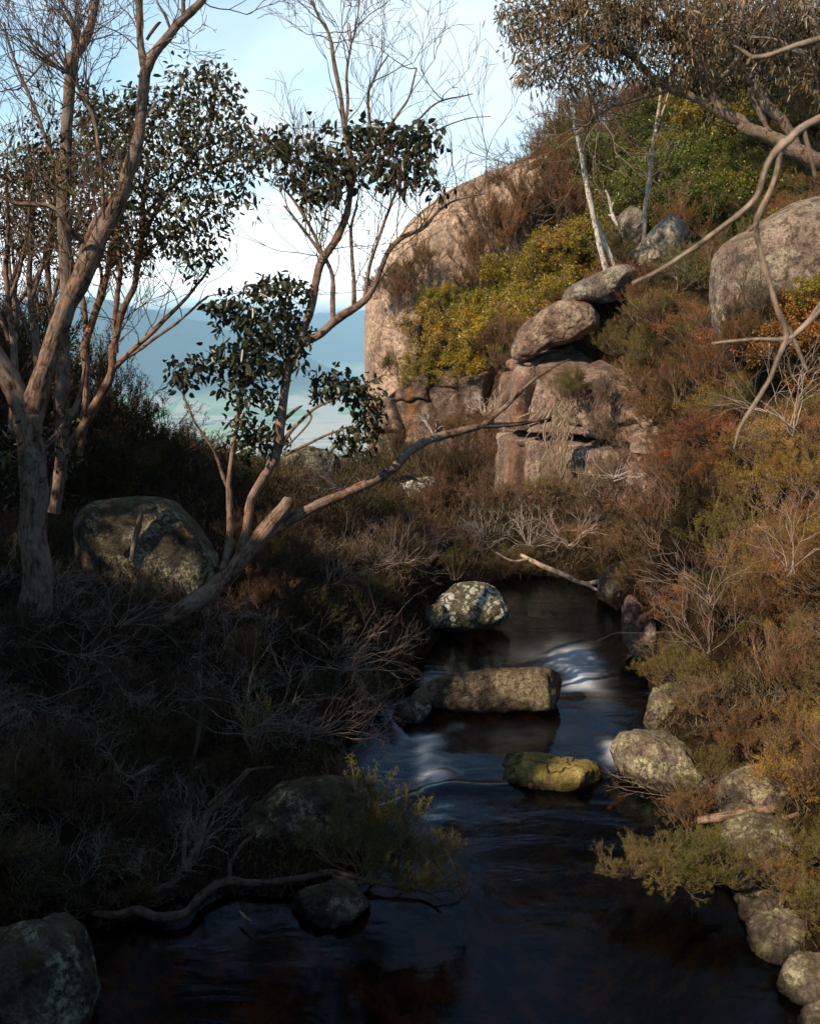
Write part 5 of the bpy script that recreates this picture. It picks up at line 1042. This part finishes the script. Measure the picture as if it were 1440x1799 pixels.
# dead pale twig fans
def fan(px, py, D, w_, h_, n, label, color=(.36, .34, .33), seed=1, lean=(0, 0)):
    r = np.random.default_rng(seed); b = P(px, py, D); root = empty('dead_shrub', b, label, 'dead shrub', None)
    lines, tips = [], []
    for k in range(int(n * 1.5)):
        d = np.array([r.normal() * w_ + lean[0], r.normal() * .35, abs(r.normal()) * h_ * .6 + h_ * .5 + lean[1]]); grow(r, r.normal(size=3) * .02, d, (.34 * D / 8 if D < 12 else .30), .0042 * D / 8, 4, lines, tips, .36, 6, (1, 3), .72, .03, .14)
    V, Fc, uv = tubes(lines, 4); link('stems', mk_mesh('stems', V, Fc, M_TWIG), root, color)
for a in [(210, 1100, 7.2, .9, .6, 8, 'pale dead twigs arching in front of the big shaded boulder', (.2, .17, .15), 81, (.5, 0)), (150, 1150, 6.6, 1.0, .4, 7, 'bleached arching twigs at the foot of the forked gum', (.2, .17, .15), 82, (.2, 0)),
          (50, 1230, 5.6, 1.2, .1, 9, 'drooping grey twigs low at the left edge', (.17, .15, .14), 83, (.2, -.4)), (440, 1290, 6.3, 1.0, .5, 7, 'whitish dead twigs behind the tufted olive shrub', (.24, .21, .19), 84, (.4, .1)),
          (560, 1290, 7.0, 1.1, .4, 10, 'brown spreading brushwood leaning over the water left of the long boulder', (.24, .16, .13), 85, (.8, 0)), (600, 1180, 8.0, 1.2, .4, 10, 'fine brown brushwood left of the white-lichened boulder', (.26, .19, .16), 86, (.5, 0)),
          (1000, 960, 15.5, 1.3, .5, 9, 'pinkish tangle of dead twigs at the head of the far pool', (.45, .35, .31), 87, (0, 0)), (860, 960, 16.5, 1.2, .7, 9, 'silvery dead heath in the middle below the cliff', (.48, .44, .41), 88, (0, 0)),
          (850, 730, 28.5, 1.0, .8, 8, 'pale dead branches against the stained cliff', (.60, .52, .47), 89, (-.1, 0)), (760, 760, 29, .8, .9, 5, 'forked white dead shrub at the foot of the stained cliff', (.62, .55, .5), 90, (-.2, .2)),
          (930, 960, 15.8, 1.2, .5, 8, 'grey twiggy dead heath beside the pinkish tangle', (.40, .34, .31), 91, (0, 0)), (1080, 840, 17, 1.2, .4, 9, 'grey brittle twigs at the corner right of the hanging roots', (.42, .37, .34), 92, (0, 0)),
          (1390, 760, 7.6, .7, 1.0, 7, 'pale pink bare stems standing by the right edge', (.45, .36, .30), 93, (-.2, .2)), (1240, 1150, 7.2, .7, .9, 7, 'silvery bare stems in the rusty thicket above the creek bend', (.24, .18, .15), 94, (-.4, .1)), (700, 1000, 12.5, 1.2, .5, 8, 'dull brushwood above the white-lichened boulder', (.26, .22, .2), 95, (0, 0)),
          (600, 860, 15, 1.2, .7, 9, 'grey brushwood under the long bare branch', (.24, .21, .2), 96, (0, 0)), (1250, 1060, 8.2, .6, 1.0, 6, 'leaning bare stems in the middle of the rusty thicket', (.34, .25, .2), 97, (-.7, .2)), (1385, 1010, 7.2, .5, 1.0, 5, 'pinkish gnarled stems in the golden heath', (.42, .31, .27), 98, (.1, .2))]:
    fan(*a[:7], a[7], a[8], a[9])

# ------------------------------------------------------------------ unseen trees added outside the frame to shade the left bank
for k, (x, y, z, R_) in enumerate([(-5.2, 3.2, 4.6, 1.7), (-7.6, 5.2, 5.4, 2.0), (-6.3, -.2, 4.7, 2.0), (-8.5, 1.2, 6.4, 2.4), (-4.4, -.8, 4.4, 1.4), (-8.6, 8.6, 5.4, 2.2), (-10.4, 13.2, 5.2, 2.4), (-8.0, -3.2, 7.0, 2.4), (-11.5, 5.0, 7.0, 2.6)]):
    r = np.random.default_rng(100 + k); g = float(H(np.array([x]), np.array([y]))[0])
    root = empty('gum_tree', (x, y, g), 'unseen leafy gum added outside the frame to shade the left bank', 'tree', 'added shade gums outside the frame on the left')
    t = np.array([(0, 0, -.2), (.1, .05, (z - g) * .35), (-.1, .1, (z - g) * .7), (0, 0, z - g + R_ * .5)]); c = catmull(t, 6)
    V, Fc, uv = tubes([(c, np.linspace(.16, .04, len(c)))], 10, .15); link('trunk', mk_mesh('trunk', V, Fc, M_BARK, uv), root, (.9, .85, .8))
    n = int(3000 * R_); v = rand_dirs(n * 3, r) * (r.random((n * 3, 1)) ** .4) * R_ * np.array([1, 1, .8]); v = v[fbm(v * .9 + k * 7, 3, k) > -.12][:n] + np.array([0, 0, z - g])
    dd = rand_dirs(len(v), r) + np.array([0, 0, -.6]); dd /= np.linalg.norm(dd, axis=1, keepdims=True)
    V, Fc, ti = leaves(v, dd, .20, .085, r, 'lens'); link('crown', mk_mesh('crown', V, Fc, M_GUM, tint=ti, smooth=False), root, (.05, .06, .03))

# ------------------------------------------------------------------ undergrowth that fills between the shrubs
def undergrowth():
    r = np.random.default_rng(200); n = 420000
    D = 3.6 * (48 / 3.6) ** (r.random(n) ** .9); a = r.uniform(-.58, .58, n); X = a * D; Y = D
    Z = H(X, Y); sd = poly_sd(X, Y); ok = ((Y > 16.2) | (sd > .12)) & ((sd_poly(X, Y, FPOLY) < -.0) | (Y < 60))
    X, Y, Z, D = X[ok], Y[ok], Z[ok], D[ok]; n = len(X)
    pos = np.stack([X, Y, Z - .02], -1)
    dens = fbm(pos * .9, 3, 201); dd = r.normal(size=(n, 3)) * .55 + np.array([0, 0, .8]) + fbm(pos * 1.3, 2, 202)[:, None] * np.array([.6, .2, 0]); dd /= np.linalg.norm(dd, axis=1, keepdims=True)
    L = (.06 + .0055 * D) * r.uniform(.5, 1.3, n) * (1 + dens * .5); W = .003 + .0006 * D
    pos = pos + np.array([0, 0, 1.0]) * (r.random(n) * L * 1.2)[:, None]
    V, Fc, ti = leaves(pos, dd, L, W, r, 'needle')
    m, t, out = new_mat('undergrowth'); geo = N(t, 'ShaderNodeNewGeometry'); sp = N(t, 'ShaderNodeSeparateXYZ'); L_(t, geo.outputs['Position'], sp.inputs[0])
    at_ = N(t, 'ShaderNodeAttribute', attribute_name='tint'); n1 = noise(t, geo.outputs['Position'], .9, 4, .6)
    c = ramp(t, n1.outputs[0], [(.36, (.04, .042, .016)), (.46, (.065, .05, .03)), (.54, (.10, .066, .04)), (.64, (.075, .068, .026))]).outputs[0]
    c = mixc(t, 1.0, c, ramp(t, at_.outputs['Fac'], [(0, (.3, .3, .3)), (.6, (1, 1, 1)), (.92, (1.5, 1.4, 1.3)), (1, (2.4, 2.3, 2.1))]).outputs[0], 'MULTIPLY')
    d = N(t, 'ShaderNodeBsdfDiffuse'); L_(t, c, d.inputs[0]); L_(t, d.outputs[0], out.inputs[0])
    o = link('undergrowth', mk_mesh('undergrowth', V, Fc, m, tint=ti, smooth=False)); tag(o, 'matted low heath and fine dry stems covering the banks and slope', 'undergrowth', kind='stuff')
undergrowth()

# ------------------------------------------------------------------ labels for the massed shrubs, from what stands nearest
LM = [('the perched boulder on the pillar', 975, 575), ('the hanging roots', 985, 760), ('the tallest dead trunk', 1050, 400), ('the big boulder at the right edge', 1360, 460), ('the pale inclined slab', 1150, 430), ('the granite dome', 800, 400),
      ('the stained cliff', 800, 740), ('the white-lichened boulder', 835, 1065), ('the fallen branch', 1010, 1010), ('the long creek boulder', 880, 1220), ('the cascade boulder', 1150, 1370), ('the dead logs', 1310, 1435), ('the lumpy pale rock', 1365, 1655),
      ('the lowest fork of the big gum', 50, 735), ('the big shaded boulder', 260, 960), ('the foot of the forked gum', 60, 1060), ('the base of the leaning gum', 290, 1095), ('the rough dark boulder', 540, 1460), ('the twisted root', 330, 1590), ('the bottom left boulder', 50, 1700),
      ('the notch above the valley', 560, 800), ('the top right gums', 1330, 200), ('the spreading gum trunk', 1200, 200), ('the white-lichened pebble stone', 1312, 880), ('the tip of the hanging near branch', 1290, 790), ('the creek bend', 1130, 1150), ('the long bare branch', 680, 830), ('the golden heath', 1400, 950), ('the olive sprigs over the pool', 1180, 1480)]
ORD = ['closest', 'second closest', 'third closest', 'fourth closest', 'fifth closest', 'sixth closest', 'seventh closest', 'eighth closest', 'ninth closest', 'tenth closest', 'eleventh closest', 'twelfth closest']
bins = {}
bpy.context.view_layer.update()
for e, kind, cname, zone, label in SHRUBS:
    x, y = to_px(e.location); cat = KIND[kind][1]
    grp = {'right': 'shrubs massed on the sunlit right slope', 'cliff': 'bushes growing on the dome and cliff', 'middle': 'low heath between the cliff and the creek', 'left': 'dark shrubs of the shaded left bank'}[zone]
    if label: tag(e, label, cat.replace('heath ', '').replace('tufted ', '').replace('feathery ', ''), grp); continue
    j = min(range(len(LM)), key=lambda k: (LM[k][1] - x) ** 2 + (LM[k][2] - y) ** 2); dx_, dy_ = x - LM[j][1], y - LM[j][2]
    side = ('right of' if dx_ > 0 else 'left of') if abs(dx_) > abs(dy_) else ('below' if dy_ > 0 else 'above')
    nm = {'heath': 'heath shrub', 'fine': 'feathery shrub', 'leafy': 'leafy bush', 'dead': 'bare twiggy shrub', 'sprig': 'tufted shrub'}[kind]
    first = ('grey' if kind == 'dead' else cname)
    bins.setdefault((first, nm, side, LM[j][0]), []).append((math.hypot(dx_, dy_), e, cat, grp))
for (first, nm, side, lm), v in bins.items():
    v.sort(key=lambda q: q[0])
    for i, (d, e, cat, grp) in enumerate(v):
        tail = '' if len(v) == 1 else ', ' + ORD[min(i, len(ORD) - 1)]
        tag(e, f'{first} {nm} {side} {lm}{tail}', 'dead shrub' if 'bare' in nm else ('bush' if 'bush' in nm else 'shrub'), grp)
